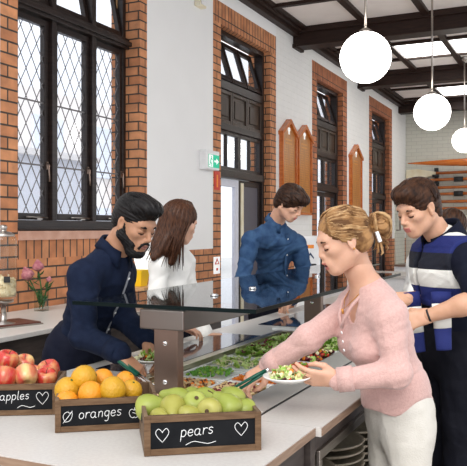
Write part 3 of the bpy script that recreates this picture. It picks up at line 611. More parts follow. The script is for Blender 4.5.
# cold well
t = thing('salad_bar_well', ((WX0+WX1)/2, 3.0, .75), 'stainless steel cold well sunk in the counter holding the salad pans', 'salad bar')
m = MB(); D = .80
m.box((WX0, WY0, D), (WX0+.008, WY1, ZT+.012), 'steel_well'); m.box((WX0, WY1-.008, D), (WX1-.12, WY1, ZT+.012), 'steel_well'); m.box((WX0, WY0, D), (WX1-.12, WY0+.008, ZT-.001), 'steel_well'); m.box((WX1-.13, WY0, D), (WX1-.12, WY1, ZT+.001), 'steel'); m.box((WX0, WY0, D-.006), (WX1-.12, WY1, D), 'steel_well')
m.build('basin', t)
m = MB(); m.box((WX0-.035, WY0-.02, ZT+.001), (WX0+.008, WY1+.03, ZT+.014), 'steel_well'); m.box((WX0+.008, WY1-.008, ZT+.001), (WX1-.02, WY1+.03, ZT+.014), 'steel_well'); m.box((WX1-.125, WY0-.02, ZT+.0005), (WX1-.003, WY1-.008, ZT+.004), 'steel_lip'); m.box((WX0+.008, WY0-.03, ZT+.0005), (WX1-.125, WY0+.025, ZT+.004), 'steel_lip')
m.build('rim', t, bevel=.003)
m = MB(); m.box((-1.86, 2.55, ZT+.0005), (-1.60, 3.72, ZT+.003), 'black_glass'); o = m.build('warming_plate'); tag(o, 'dark glass strip set in the worktop left of the salad bar', 'hot plate')
m = MB(); m.box((-1.80, 4.15, ZT+.0005), (-1.42, 5.5, ZT+.003), 'black_glass'); o = m.build('warming_plate'); tag(o, 'second dark glass plate set in the worktop beyond the salad bar', 'hot plate')
m = MB(); m.box((-1.62, 3.93, ZT+.001), (-.78, 4.0, ZT+.02), 'white_plastic'); o = m.build('plate_rail', bevel=.006); tag(o, 'white raised bar across the counter beyond the salad bar', 'rail')
# pans with food
def octa(mb, c, r, m, rn, sq=1):
    a = Vector((rn.uniform(-1,1), rn.uniform(-1,1), rn.uniform(-1,1))).normalized()
    mb.lathe([(0,-r*sq),(r*.8,-r*.55*sq),(r,0),(r*.75,r*.6*sq),(0,r*sq)], c, m, 6, ax=a)
def leafm(mb, c, s, m, rn):
    n = 5; nx = Vector((rn.uniform(-1,1), rn.uniform(-1,1), rn.uniform(-.3,.6))).normalized(); nz = Vector((rn.uniform(-.7,.7), rn.uniform(-.7,.7), 1)); ny = nz.cross(nx).normalized(); nz = nx.cross(ny).normalized()
    ph = rn.uniform(0, 6); vs = []
    for i in range(n):
        for j in range(n):
            u, v = i/(n-1)*2-1, j/(n-1)*2-1; w = math.sqrt(max(0.05, 1-u*u*.7))
            vs.append(Vector(c)+nx*s*u+ny*s*.7*v*w+nz*s*(.25*math.sin(4*u+ph)*v+.35*abs(v)*abs(v)+.12*math.sin(7*u+5*v+ph)))
    mb.add(vs, [(i*n+j, (i+1)*n+j, (i+1)*n+j+1, i*n+j+1) for i in range(n-1) for j in range(n-1)], m, True)
def shred(mb, c, l, r, m, rn):
    a = Vector((rn.uniform(-1,1), rn.uniform(-1,1), rn.uniform(-.25,.25))).normalized(); c = Vector(c)
    mb.tube([c-a*l, c+Vector((0,0,l*.2)), c+a*l], r, m, 5)
def fill(name, parent, x0, x1, y0, y1, z, kind, seed):
    rn = random.Random(seed); m = MB(); cx, cy = (x0+x1)/2, (y0+y1)/2
    def rp(h=0.0):
        x, y = rn.uniform(x0+.008, x1-.008), rn.uniform(y0+.008, y1-.008)
        d = max(abs((x-cx)/(x1-x0)), abs((y-cy)/(y1-y0)))*2
        return Vector((x, y, z+h*(1-d*d)+rn.uniform(-.004,.004)))
    bed = {'nuts':'nut_tan','chickpea':'chickpea','pepper':'white_ceramic','carrot':'carrot','cheese':'cheese','lettuce':'leaf_light','greens':'white_ceramic','mix':'beet','tomato':'tomato','corn':'cheese'}[kind]
    if kind != 'pepper': m.box((x0+.006, y0+.006, z-.03), (x1-.006, y1-.006, z-.006), bed)
    if kind in ('nuts', 'chickpea'):
        for k in range(560): octa(m, rp(.02), rn.uniform(.005,.0085), rn.choice(['nut_tan','nut_tan','chickpea','nut_brown','carrot'] if kind == 'nuts' else ['chickpea','nut_tan','nut_tan','nut_brown','beet']), rn, rn.choice([.7,1,1.4]))
    elif kind == 'pepper':
        m.box((x0+.006, y0+.006, z-.03), (x1-.006, y1-.006, z-.012), 'white_ceramic')
        for k in range(90):
            p = rp(.02); p.x = cx+(p.x-cx)*.75; octa(m, p, rn.uniform(.007,.012), rn.choice(['pepper_green','leaf','pepper_green']), rn, .5)
    elif kind in ('carrot', 'cheese', 'tomato', 'corn'):
        for k in range(170):
            if kind == 'tomato': octa(m, rp(.012), .009, rn.choice(['tomato','carrot','tomato','leaf']), rn, .8)
            else: shred(m, rp(.016), .016, .0028, {'carrot':'carrot','cheese':'cheese','corn':'cheese'}[kind], rn)
    elif kind == 'greens':
        for k in range(46): leafm(m, rp(.012), rn.uniform(.013,.022), rn.choice(['leaf','leaf_light','leaf_light']), rn)
        for k in range(50): shred(m, rp(.010), .015, .003, 'cheese', rn)
    elif kind == 'lettuce':
        for k in range(120): leafm(m, rp(.018)+Vector((0,0,-.004)), rn.uniform(.014,.027), rn.choice(['leaf','leaf_light','leaf_light']), rn)
        for k in range(12): leafm(m, rp(.03), .015, 'beet', rn)
    elif kind == 'mix':
        for k in range(130): octa(m, rp(.03), rn.uniform(.008,.013), rn.choice(['beet','beet','carrot','nut_brown','tomato','cheese']), rn, .8)
        for k in range(40): leafm(m, rp(.03), rn.uniform(.012,.022), rn.choice(['leaf','leaf_light','beet']), rn)
    o = m.build(name); return o
rows = [(2.235, 2.59), (2.605, 2.82), (2.835, 3.10), (3.115, 3.44), (3.455, 3.83)]
cols = [(-1.515, -1.275), (-1.265, -1.06)]
kinds = [('nuts','chickpea'), ('pepper','carrot'), ('greens','tomato'), ('lettuce','mix'), ('lettuce','lettuce')]
names = [('a toasted nut and pumpkin mix, nearest left pan behind the pears', 'chickpeas and seeds, the nearest right pan by the steel lip'), ('chopped green peppers, behind the nut mix', 'shredded carrot, right of the green peppers'), ('grated cheese and sparse leaves, directly behind the chopped green peppers', 'diced tomato, under the plate held in the bar'), ('loose green lettuce, left row below the sleeve of the woman in pink', 'purple beetroot and pumpkin salad, right row'), ('lettuce leaves in the far left corner of the bar', 'curly green lettuce in the far right corner of the bar')]
fn = {'greens':'grated cheese and leaves','nuts':'toasted nut mix','chickpea':'chickpeas and seeds','pepper':'chopped green peppers','carrot':'shredded carrot','cheese':'grated cheese','tomato':'diced tomato','lettuce':'lettuce leaves','mix':'beetroot and pumpkin salad'}
for i, (y0, y1) in enumerate(rows):
    for j, (x0, x1) in enumerate(cols):
        kd = kinds[i][j]; zt = ZT-.006
        t = thing('food_pan', ((x0+x1)/2, (y0+y1)/2, .801), 'white pan of '+names[i][j], 'pan', 'white pans in the salad bar')
        m = MB(); w = .010
        m.box((x0, y0, .801), (x1, y1, .81), 'white_ceramic')
        m.box((x0, y0, .81), (x0+w, y1, zt), 'white_ceramic'); m.box((x1-w, y0, .81), (x1, y1, zt), 'white_ceramic'); m.box((x0+w, y0, .81), (x1-w, y0+w*2.2, zt), 'white_ceramic'); m.box((x0+w, y1-w*2.2, .81), (x1-w, y1, zt), 'white_ceramic')
        m.build('pan', t, bevel=.003)
        o = fill({'greens':'cheese_salad','nuts':'nut_mix','chickpea':'chickpea_mix','pepper':'chopped_peppers','carrot':'shredded_carrot','cheese':'grated_cheese','tomato':'diced_tomato','lettuce':'lettuce','mix':'beetroot_salad'}[kd], None, x0+w, x1-w, y0+w*2, y1-w*2, zt-.004 if kd != 'lettuce' else zt, kd, i*7+j)
        tag(o, '%s in the white pan, %s' % (fn[kd], names[i][j].split(', ')[-1] if ', ' in names[i][j] else names[i][j].split(' in ')[-1]), 'food', kind='stuff')
        for k_ in (): pass
# glass shelf
GZ = 1.222
t = thing('glass_sneeze_guard', (-1.34, 3.4, ZT), 'clear glass shelf on steel posts above the salad bar', 'shelf')
G = [(-1.71, 2.20), (-.975, 2.225), (-.975, 4.4), (-1.40, 4.4), (-1.40, 5.6), (-1.76, 5.6)]
m = MB(); m.prism([(x, y, GZ-.006) for x, y in G], (0,0,.010), 'shelf_glass'); g = m.build('glass_top', t)
m = MB(); q = [Vector((x, y, GZ-.008)) for x, y in G]
for a, b in ((0,1),(1,2)):
    d = (q[b]-q[a]).normalized(); nrm = Vector((d.y, -d.x, 0)); m.prism([q[a]+nrm*.001, q[b]+nrm*.001, q[b]-nrm*.003, q[a]-nrm*.003], (0,0,.014), 'glass_edge')
m.build('polished_edge', g)
m = MB(); bx0, bx1 = -1.425, -1.245; m.box((bx0, 2.215, GZ-.082), (bx1, 4.38, GZ-.012), 'steel_dark'); m.build('support_beam', t, bevel=.004)
for y, mm in ((2.265, 'steel_warm'), (3.86, 'glass_olive')):
    m = MB(); m.box((-1.395, y, ZT+.001), (-1.300, y+.04, GZ-.082), 'steel_warm'); m.box((-1.300, y-.002, ZT+.001), (-1.295, y+.042, GZ-.082), 'steel_warm'); p = m.build('post', t, bevel=.003)
    for z in (.945, 1.085):
        m = MB(); m.lathe([(0,0),(.010,0),(.010,.003),(.006,.006),(0,.006)], (-1.348, y, z), 'chrome', 16, ax=(0,-1,0)); m.build('screw', p)
for y in (2.62, 3.0, 3.9):
    m = MB(); m.lathe([(0,0),(.016,0),(.016,.006),(.010,.010),(0,.010)], (-1.33, y, GZ+.004), 'chrome', 20); m.build('glass_clamp', t)
# ================================================================ CRATES OF FRUIT
GL = {  # handwritten letters: strokes in x-height units, and advance
 'a': ([[(.55,.85),(.35,1),(.12,.85),(.03,.5),(.12,.12),(.32,0),(.5,.15),(.58,.5),(.58,.95)],[(.58,.95),(.58,.3),(.68,.02),(.8,.05)]], .95),
 'p': ([[(.08,1),(.08,-.75)],[(.08,.75),(.25,1),(.5,.9),(.6,.5),(.48,.1),(.25,0),(.1,.15)]], .8),
 'l': ([[(.1,1.8),(.1,.2),(.2,0),(.3,.05)]], .42),
 'e': ([[(.06,.5),(.55,.55),(.5,.9),(.3,1),(.1,.8),(.04,.4),(.2,.03),(.42,.02),(.6,.2)]], .78),
 's': ([[(.52,.88),(.3,1),(.1,.85),(.15,.6),(.42,.45),(.5,.2),(.3,0),(.05,.12)]], .7),
 'o': ([[(.3,1),(.08,.8),(.04,.4),(.2,.03),(.45,.05),(.6,.4),(.52,.85),(.3,1),(.2,.95)]], .8),
 'r': ([[(.08,1),(.08,0)],[(.08,.6),(.22,.92),(.42,1),(.55,.9)]], .64),
 'n': ([[(.08,1),(.08,0)],[(.08,.65),(.28,1),(.48,.9),(.54,.6),(.54,0)]], .78),
 'g': ([[(.55,.85),(.35,1),(.12,.85),(.05,.5),(.15,.15),(.35,.08),(.53,.3)],[(.57,1),(.57,-.4),(.4,-.75),(.15,-.65)]], .8)}
def smooth(pts, n=4):
    out = []
    P = [pts[0]]+list(pts)+[pts[-1]]
    for i in range(1, len(P)-2):
        for k in range(n):
            t = k/n; o = []
            for d in range(2):
                p0, p1, p2, p3 = P[i-1][d], P[i][d], P[i+1][d], P[i+2][d]
                o.append(.5*((2*p1)+(-p0+p2)*t+(2*p0-5*p1+4*p2-p3)*t*t+(-p0+3*p1-3*p2+p3)*t**3))
            out.append(tuple(o))
    out.append(tuple(pts[-1])); return out
def crate(o, ang, L, W, H, lab, word, wx0, wsize, hearts, squig, wy=.5):
    """o = front left bottom corner, ang = direction of the front edge"""
    ex = Vector((math.cos(ang), math.sin(ang), 0)); ey = Vector((-math.sin(ang), math.cos(ang), 0)); ez = UP; o = Vector(o)
    t = thing('fruit_crate', o+ex*L/2+ey*W/2, lab, 'crate', 'wooden fruit crates with chalkboard fronts')
    A = (ex, ey, ez); th = .011
    def bx(m, a, b, mm):
        c = [(p+q)/2 for p, q in zip(a, b)]; h = [abs(q-p)/2 for p, q in zip(a, b)]
        m.obox(o+ex*c[0]+ey*c[1]+ez*c[2], A, h, mm)
    m = MB(); bx(m, (0,0,.002), (th,W,.05), 'crate_wood_side'); bx(m, (0,0,.053), (th,W,H), 'crate_wood_side'); m.build('side_panel', t, bevel=.0015)
    m = MB(); bx(m, (L-th,0,.002), (L,W,.05), 'crate_wood_side'); bx(m, (L-th,0,.053), (L,W,H), 'crate_wood_side'); m.build('side_panel', t, bevel=.0015)
    m = MB(); bx(m, (th,W-th,.002), (L-th,W,.05), 'crate_wood'); bx(m, (th,W-th,.053), (L-th,W,H), 'crate_wood'); m.build('back_panel', t, bevel=.0015)
    m = MB(); bx(m, (th,0,.0), (L-th,th,H), 'crate_wood'); f = m.build('front_panel', t)
    m = MB(); f1 = .017
    bx(m, (0,-.005,0), (f1,0,H), 'crate_trim'); bx(m, (L-f1,-.005,0), (L,0,H), 'crate_trim'); bx(m, (f1,-.005,0), (L-f1,0,f1), 'crate_trim'); bx(m, (f1,-.005,H-f1), (L-f1,0,H), 'crate_trim'); m.build('front_frame', t, bevel=.001)
    m = MB(); bx(m, (f1,-.0015,f1), (L-f1,0,H-f1), 'chalkboard'); cb = m.build('chalkboard', t)
    m = MB(); bx(m, (th,th,.0), (L-th,W-th,.008), 'crate_wood'); m.build('base', t)
    m = MB(); bx(m, (th+.001,th+.001,.009), (L-th-.001,W-th-.001,H-.045), 'packing_paper'); m.build('paper_liner', t)
    m = MB(); bx(m, (-.0012, W*.35, H*.62), (.0, W*.65, H*.8), 'black'); m.build('hand_hole', t)
    m = MB(); PL = L-2*f1; PH = H-2*f1
    def stroke(pts, r=.0009): m.tube([o+ex*(f1+x)+ey*(-.0022)+ez*(f1+z) for x, z in smooth(pts)], r, 'chalk', 5, flat=1)
    x = wx0*PL
    for i, ch in enumerate(word):
        st, adv = GL[ch]
        for s in st: stroke([(x+a*wsize*1.08+.1*b*wsize, wy*PH+b*wsize*.8+i*squig[2]) for a, b in s], .00105)
        x += adv*wsize*1.08
    m.build('chalk_lettering', cb)
    for hx, hz, hs, kind in hearts:
        m = MB()
        H_ = [(0,-1),(-.75,-.15),(-.9,.45),(-.5,.85),(-.05,.45),(0,.3),(.1,.5),(.55,.9),(.9,.45),(.7,-.15),(0,-1)]
        if kind == 'leaf': H_ = [(-.5,-.9),(-.85,0),(-.6,.7),(0,.95),(.3,.7),(.75,.8),(.7,0),(.3,-.7),(-.5,-.9)]
        if kind == 'apple': H_ = [(0,.5),(-.5,.7),(-.9,.2),(-.7,-.6),(-.2,-.9),(0,-.75),(.3,-.9),(.8,-.5),(.9,.2),(.5,.7),(0,.5)]
        stroke([(hx*PL+a*hs, hz*PH+b*hs) for a, b in H_])
        if kind == 'leaf': stroke([(hx*PL-.9*hs, hz*PH-1.1*hs), (hx*PL, hz*PH), (hx*PL+.8*hs, hz*PH+1.1*hs)])
        if kind == 'apple': stroke([(hx*PL, hz*PH+.5*hs), (hx*PL+.1*hs, hz*PH+1.0*hs)]); stroke([(hx*PL-.3*hs, hz*PH+.1*hs), (hx*PL+.3*hs, hz*PH-.1*hs)])
        m.build('chalk_'+kind, cb)
    x0, x1, dz = squig
    zz = dz if False else .16
    m = MB()
    if x0 is not None: stroke([(x0*PL, PH*.10), (x0*PL+(x1-x0)*PL*.25, PH*.22), (x0*PL+(x1-x0)*PL*.5, PH*.17), (x0*PL+(x1-x0)*PL*.75, PH*.12), (x1*PL, PH*.19)])
    if x0 is not None: m.build('chalk_squiggle', cb)
    return t
bl = onz(144, 456.5, ZT); br = onz(261, 450, ZT); a = math.atan2(br.y-bl.y, br.x-bl.x); L = (br-bl).length; bl.z = ZT+.001
crate(bl, a, L, .235, .104, 'wooden crate with a chalkboard reading pears, nearest on the counter', 'pears', .28, .0215, [(.11,.52,.019,'heart'),(.865,.62,.019,'heart')], (.33,.62,.0012), .42)
PC = (bl, a, L)
bl2 = onz(55, 433, ZT); br2 = onz(133, 428.3, ZT); a2 = math.atan2(br2.y-bl2.y, br2.x-bl2.x); bl2.z = ZT+.001; a2 = math.radians(36.5)
crate(bl2, a2, .30, .215, .094, 'wooden crate with a chalkboard reading oranges, between the apples and the pears', 'oranges', .19, .0215, [(.075,.45,.016,'leaf'),(.80,.5,.016,'apple')], (None,None,.0008), .34)
bl3 = onz(0, 416, ZT); br3 = onz(57, 413, ZT); a3 = math.radians(31); br3 = onz(58, 414.5, ZT); ex = Vector((math.cos(a3), math.sin(a3), 0)); o3 = br3-ex*.31; o3.z = ZT+.001
crate(o3, a3, .31, .215, .098, 'wooden crate with a chalkboard reading apples, cut off by the left edge', 'apples', .40, .0195, [(.885,.58,.021,'heart')], (.60,.80,.0005), .5)
def copyt(proto, loc, rot, s, lab, group):
    c = proto.copy(); COL.objects.link(c); c.location = loc; c.rotation_euler = rot; c.scale = (s, s, s); c['label'] = lab; c['group'] = group
    for ch in proto.children:
        d = ch.copy(); COL.objects.link(d); d.parent = c
    return c
def fruit(kind, name, skin, prof, stem):
    m = MB(); m.lathe(prof, (0,0,0), skin, 28); o = m.build(name); tag(o, 'x', kind, 'x')
    s = MB(); stem(s); s.build('stem', o); return o
def ap_prof(r=.037): return [(0,-.027),(.006,-.029),(.012,-.033),(.02,-.0335),(.029,-.026),(.035,-.012),(.0375,.004),(.0365,.017),(.031,.028),(.022,.0325),(.013,.031),(.006,.026),(0,.022)]
def st1(s): s.tube([(0,0,.022),(.001,0,.032),(.005,0,.044)], .0013, 'stem', 6)
ap = [fruit('apple', 'apple', k, ap_prof(), st1) for k in ('apple_skin', 'apple_skin_b')]
og_prof = [(0,-.0365),(.008,-.037),(.018,-.033),(.028,-.0245),(.035,-.012),(.0375,0),(.0355,.012),(.029,.0245),(.018,.033),(.008,.0365),(.003,.0355),(0,.035)]
def st2(s): s.lathe([(0,.034),(.004,.0345),(.0035,.037),(0,.0378)], (0,0,0), 'leaf_dark', 5)
og = [fruit('orange', 'orange', k, og_prof, st2) for k in ('orange_skin', 'orange_skin_b')]
pr_prof = [(0,-.036),(.006,-.036),(.012,-.0385),(.021,-.037),(.030,-.030),(.0345,-.018),(.0350,-.006),(.031,.010),(.024,.024),(.018,.034),(.0145,.043),(.0095,.049),(.004,.0505),(0,.049)]
def st3(s): s.tube([(0,0,.048),(.002,0,.058),(.007,0,.068)], [.0016,.0014,.002], 'stem', 6)
def st3b(s): s.tube([(0,0,.048),(.001,0,.055),(.003,0,.06)], [.0016,.0014,.002], 'stem', 6)
pe = [fruit('pear', 'pear', k, pr_prof, st3) for k in ('pear_skin', 'pear_skin_b')]
for o in pe:
    s = MB(); s.lathe([(0,-.0375),(.004,-.039),(.006,-.0385),(.003,-.0365),(0,-.036)], (0,0,0), 'stem', 8); s.build('blossom_end', o)
used = set()
def place(protos, k, u, v, d, rot, s, lab, grp):
    p = protos[k]; loc = at(u, v, d)
    if (k, id(protos)) not in used:
        used.add((k, id(protos))); p.location = loc; p.rotation_euler = rot; p.scale = (s,s,s); p['label'] = lab; p['group'] = grp
    else: copyt(p, loc, rot, s, lab, grp)
G1 = 'apples in the crate'; rr = lambda: (R_.uniform(-.5,.5), R_.uniform(-.5,.5), R_.uniform(0,6))
place(ap,0, 7,361,2.500,(.3,.2,1),1.020,'red apple at the top left of the apple pile, touching the left edge area',G1)
place(ap,1, 24.5,364,2.560,(.2,-.4,2),0.898,'apple in the back row, between the top left apple and the right one',G1)
place(ap,1, 26,376,2.420,(.5,.9,3),1.040,'yellow-streaked apple lying at the front middle of the crate',G1)
place(ap,0, 5,378,2.400,(.4,-.3,4),1.071,'large red apple at the front left, cut close to the left edge',G1)
place(ap,0, 49,371,2.560,(.1,.4,5),1.040,'red apple at the back right of the apples crate, highest on that side',G1)
place(ap,0, 46,379,2.470,(.4,.1,.5),1.000,'red apple at the front right corner of the apples crate',G1)
place(ap,0, 37,374,2.560,(.4,.1,2.5),0.867,'small apple peeping between the middle and right apples',G1)
G2 = 'oranges in the crate'
place(og,1, 67.5,390,2.26,(.5,.2,1),1.080,'yellowish orange at the left end of the oranges crate',G2)
place(og,1, 84,378,2.275,(1.3,.5,2),1.080,'topmost yellow-green tinged orange of the pile, left of centre',G2)
place(og,0, 103,379.5,2.345,(.3,.4,3),0.930,'bright orange one at the back, right of the topmost orange',G2)
place(og,0, 91,394,2.205,(.3,1.2,4),1.050,'deep orange one at the front middle of the oranges crate',G2)
place(og,1, 113,389.5,2.205,(1.1,.4,5),1.080,'large yellowish orange at the front right of the oranges pile',G2)
place(og,1, 131,391,2.275,(.4,.3,.5),0.950,'yellowish orange at the right end, touching the pears crate',G2)
place(og,0, 125,381,2.365,(.7,.2,1.5),0.860,'small orange at the back right of the oranges crate',G2)
place(og,0, 67,402.5,2.195,(.2,.2,2.5),0.950,'half-hidden orange low at the front left of the oranges crate',G2)
G3 = 'pears in the crate'
def pd(rx, rz): return (rx, 0, rz)
for a_ in [
 (0,151,407,2.065,(1.45,0,1.9),1.08,'pear at the far left of the crate, neck pointing down to the right'),
 (0,176,399.5,2.14,(1.35,0,-1.5),1.08,'pear at the back left with its neck pointing left'),
 (1,173,409.5,2.03,(1.75,0,.5),1.08,'pear at the front, second from the left of the pears crate'),
 (0,194,406,2.07,(2.4,0,3.9),1.05,'round pear in the middle of the pears pile'),
 (0,207,399.5,2.16,(1.35,0,1.2),1.08,'pear at the back centre of the pears crate'),
 (1,210.5,410,2.005,(1.72,0,3.35),1.0,'pear showing its dark blossom end to the front'),
 (0,227,406,2.04,(1.1,0,4.4),1.12,'large pear at the front right of the pears pile'),
 (0,232,398,2.15,(1.3,0,-2.2),1.05,'topmost pear at the back right of the pears crate'),
 (1,190,415,1.99,(1.5,0,2),.80,'small pear low at the front, between the two front middle pears'),
 (0,243,411,2.05,(1.7,0,5.4),.95,'pear low at the right end of the crate beside the frame'),
 (1,160,417,1.98,(1.4,0,1),.72,'small pear low at the front left of the pears crate'),
 (0,192,398,2.20,(1.3,0,.6),.98,'pear at the back, between the two back pears left of centre')]:
    place(pe, *a_[:-1], a_[-1], G3)
# ================================================================ PEOPLE
def U(v): return Vector(v).normalized()
def frame(o, x, z, s=1):
    x = U(x); z = Vector(z); z = (z-x*z.dot(x)).normalized(); y = z.cross(x); return (Vector(o), x, y, z, s)
def loc(fr, p): d = Vector(p)-fr[0]; return np.array([d.dot(fr[1]), d.dot(fr[2]), d.dot(fr[3])])/fr[4]
def wor(fr, p): return fr[0]+(fr[1]*p[0]+fr[2]*p[1]+fr[3]*p[2])*fr[4]
def head_prims(neck, nr, male, smile=False):
    jw = .048 if male else .042; nx = 0 if male else -.007; sm = .007 if smile else 0
    P = [ell((-.015,0,.035), (.094,.073,.082), k=.02), ell((.028,0,-.02), (.062,.058,.084), k=.03),
         cap((-.005,jw,-.05), (.058,.018,-.088), .019, .017, .03), cap((-.005,-jw,-.05), (.058,-.018,-.088), .019, .017, .03), ell((.072,0,-.090), (.019,.020,.017), k=.025),
         cap((.072,.034,.026), (.080,.008,.024), .013, .013, .015), cap((.072,-.034,.026), (.080,-.008,.024), .013, .013, .015),
         ell((.056,.038,-.016), (.024,.020,.018), k=.02), ell((.056,-.038,-.016), (.024,.020,.018), k=.02),
         ell((.082,.031,.002), (.016,.020,.013), k=.006, sub=True), ell((.082,-.031,.002), (.016,.020,.013), k=.006, sub=True),
         ell((.070,.031,.002), (.0165,.0165,.0125), k=.003), ell((.070,-.031,.002), (.0165,.0165,.0125), k=.003),
         cap((.086,0,.012), (.108+nx,0,-.024), .0075, .0100 if male else .008, .012), ell((.099+nx,.009,-.029), (.008,.006,.006), k=.006), ell((.099+nx,-.009,-.029), (.008,.006,.006), k=.006),
         ell((.084,0,-.056), (.018,.028,.022), k=.02),
         cap((.096,-.016,-.0555), (.101,0,-.0525), .0038, .0055, .005), cap((.096,.016,-.0555), (.101,0,-.0525), .0038, .0055, .005),
         cap((.091-sm*.3,-.015,-.064-sm*.5), (.096-sm*.5,0,-.066-sm), .004, .006, .005), cap((.091-sm*.3,.015,-.064-sm*.5), (.096-sm*.5,0,-.066-sm), .004, .006, .005)]
    if smile: P.append(ell((.100,0,-.0635), (.018,.0165,.0062), k=.002, sub=True))
    else: P.append(ell((.105,0,-.0595), (.010,.021,.0012), k=.002, sub=True))
    for s in (1, -1):
        P += [ell((-.004, s*.075, -.004), (.017,.007,.030), ax=[U((1,.0,.15)), U((0,1,-.1*s)), U((-.15,0,1))], k=.008), ell((.002, s*.081, .002), (.009,.005,.017), k=.004, sub=True), ell((.0, s*.073, -.03), (.008,.006,.008), k=.004)]
    P += [cap((-.03,0,-.05), neck, nr, nr*1.08, .03)]
    return P
def hand_prims(h, c=.5, th=.5):
    ks = [(.088,.029),(.092,.010),(.088,-.009),(.080,-.026)]; Ls = [.070,.078,.072,.056]; P = []
    for i, (x, y) in enumerate(ks):
        P.append(cap((.0,y*.55*h,0), (x,y*h,.0), .0145, .0105, .014, flat=((0,0,1),.85)))
        p = np.array([x, y*h, 0.]); a = 0; r = .0092 if i < 3 else .0080
        for j, (fr, ca) in enumerate(((.46,.75),(.30,1.1),(.24,.8))):
            a += c*(1+.12*i)*ca; q = p+np.array([math.cos(a), (.06*(1.5-i))*h, -math.sin(a)])*Ls[i]*fr
            P.append(cap(p, q, r, r*.9, .0035)); p = q; r *= .9
    P += [cap((.012,h*.02,-.008), (.050,h*.043,-.016-.01*th), .0155, .0115, .012), cap((.050,h*.043,-.016-.01*th), (.080,h*(.050-.02*th),-.02-.022*th), .0112, .0095, .004), cap((.080,h*(.050-.02*th),-.02-.022*th), (.100,h*(.046-.034*th),-.022-.03*th), .0094, .0075, .004), cap((-.018,0,0), (.02,0,0), .023, .022, .015, flat=((0,0,1),.75))]
    return P
def torso(S, inf=0., hem=0.):
    P, N, L, R_s, f = S['P'], S['N'], S['SL'], S['SR'], U(S['f']); w = S.get('w', 1); l = U(L-R_s); u = U(N-P); l = U(l-u*l.dot(u)); ff = l.cross(u); ax = [ff, l, u]
    g = lambda t, df=0: N.lerp(P, t)+ff*df
    pr = [ell(g(.30,-.005), (.108*w+inf,.160*w+inf,.17), ax, k=.05), ell(g(.62,.0), (.098*w+inf,.138*w+inf,.17), ax, k=.06), ell(g(.97), (.108*w+inf,.152*w+inf,.14), ax, k=.06),
          cap(L, R_s, .050*w+inf, .050*w+inf, .05), cap(N+(P-N)*.03, L+(N-L)*.15, .042*w+inf, .048*w+inf, .04), cap(N+(P-N)*.03, R_s+(N-R_s)*.15, .042*w+inf, .048*w+inf, .04)]
    if S.get('bust'): pr += [ell(g(.40,.065)+l*.06, (.052+inf,.060+inf,.06), ax, k=.04), ell(g(.40,.065)-l*.06, (.052+inf,.060+inf,.06), ax, k=.04)]
    return pr, ax
def arm(S, s, inf=0., upto=1., r=(.050,.042,.030)):
    a, b, c = S['S'+s], S['E'+s], S['W'+s]; r = [x*S.get('wa', 1)+inf for x in r]
    pr = [cap(a, b, r[0], r[1], .03)]
    if upto > 0: pr.append(cap(b, b.lerp(c, upto), r[1], r[1]+(r[2]-r[1])*upto, .025))
    return pr
def legs(S, inf=0.):
    P = S['P']; l = U(S['SL']-S['SR']); l.z = 0; l.normalize(); f = Vector(S['f']); f.z = 0; f.normalize(); w = S.get('w', 1); pr = [ell(P+Vector((0,0,-.02)), (.112*w+inf,.155*w+inf,.13), [f, l, UP], k=.05)]; ft = []
    for s in (1, -1):
        h = P+l*.085*s*w+Vector((0,0,-.07)); a = Vector((P.x, P.y, .09))+l*.11*s-f*.01; kn = h.lerp(a, .5)+f*.02
        pr += [cap(h, kn, .088*w+inf, .060*w+inf, .04), cap(kn, a, .060*w+inf, .045*w+inf, .03)]; ft.append((a, f))
    return pr, ft
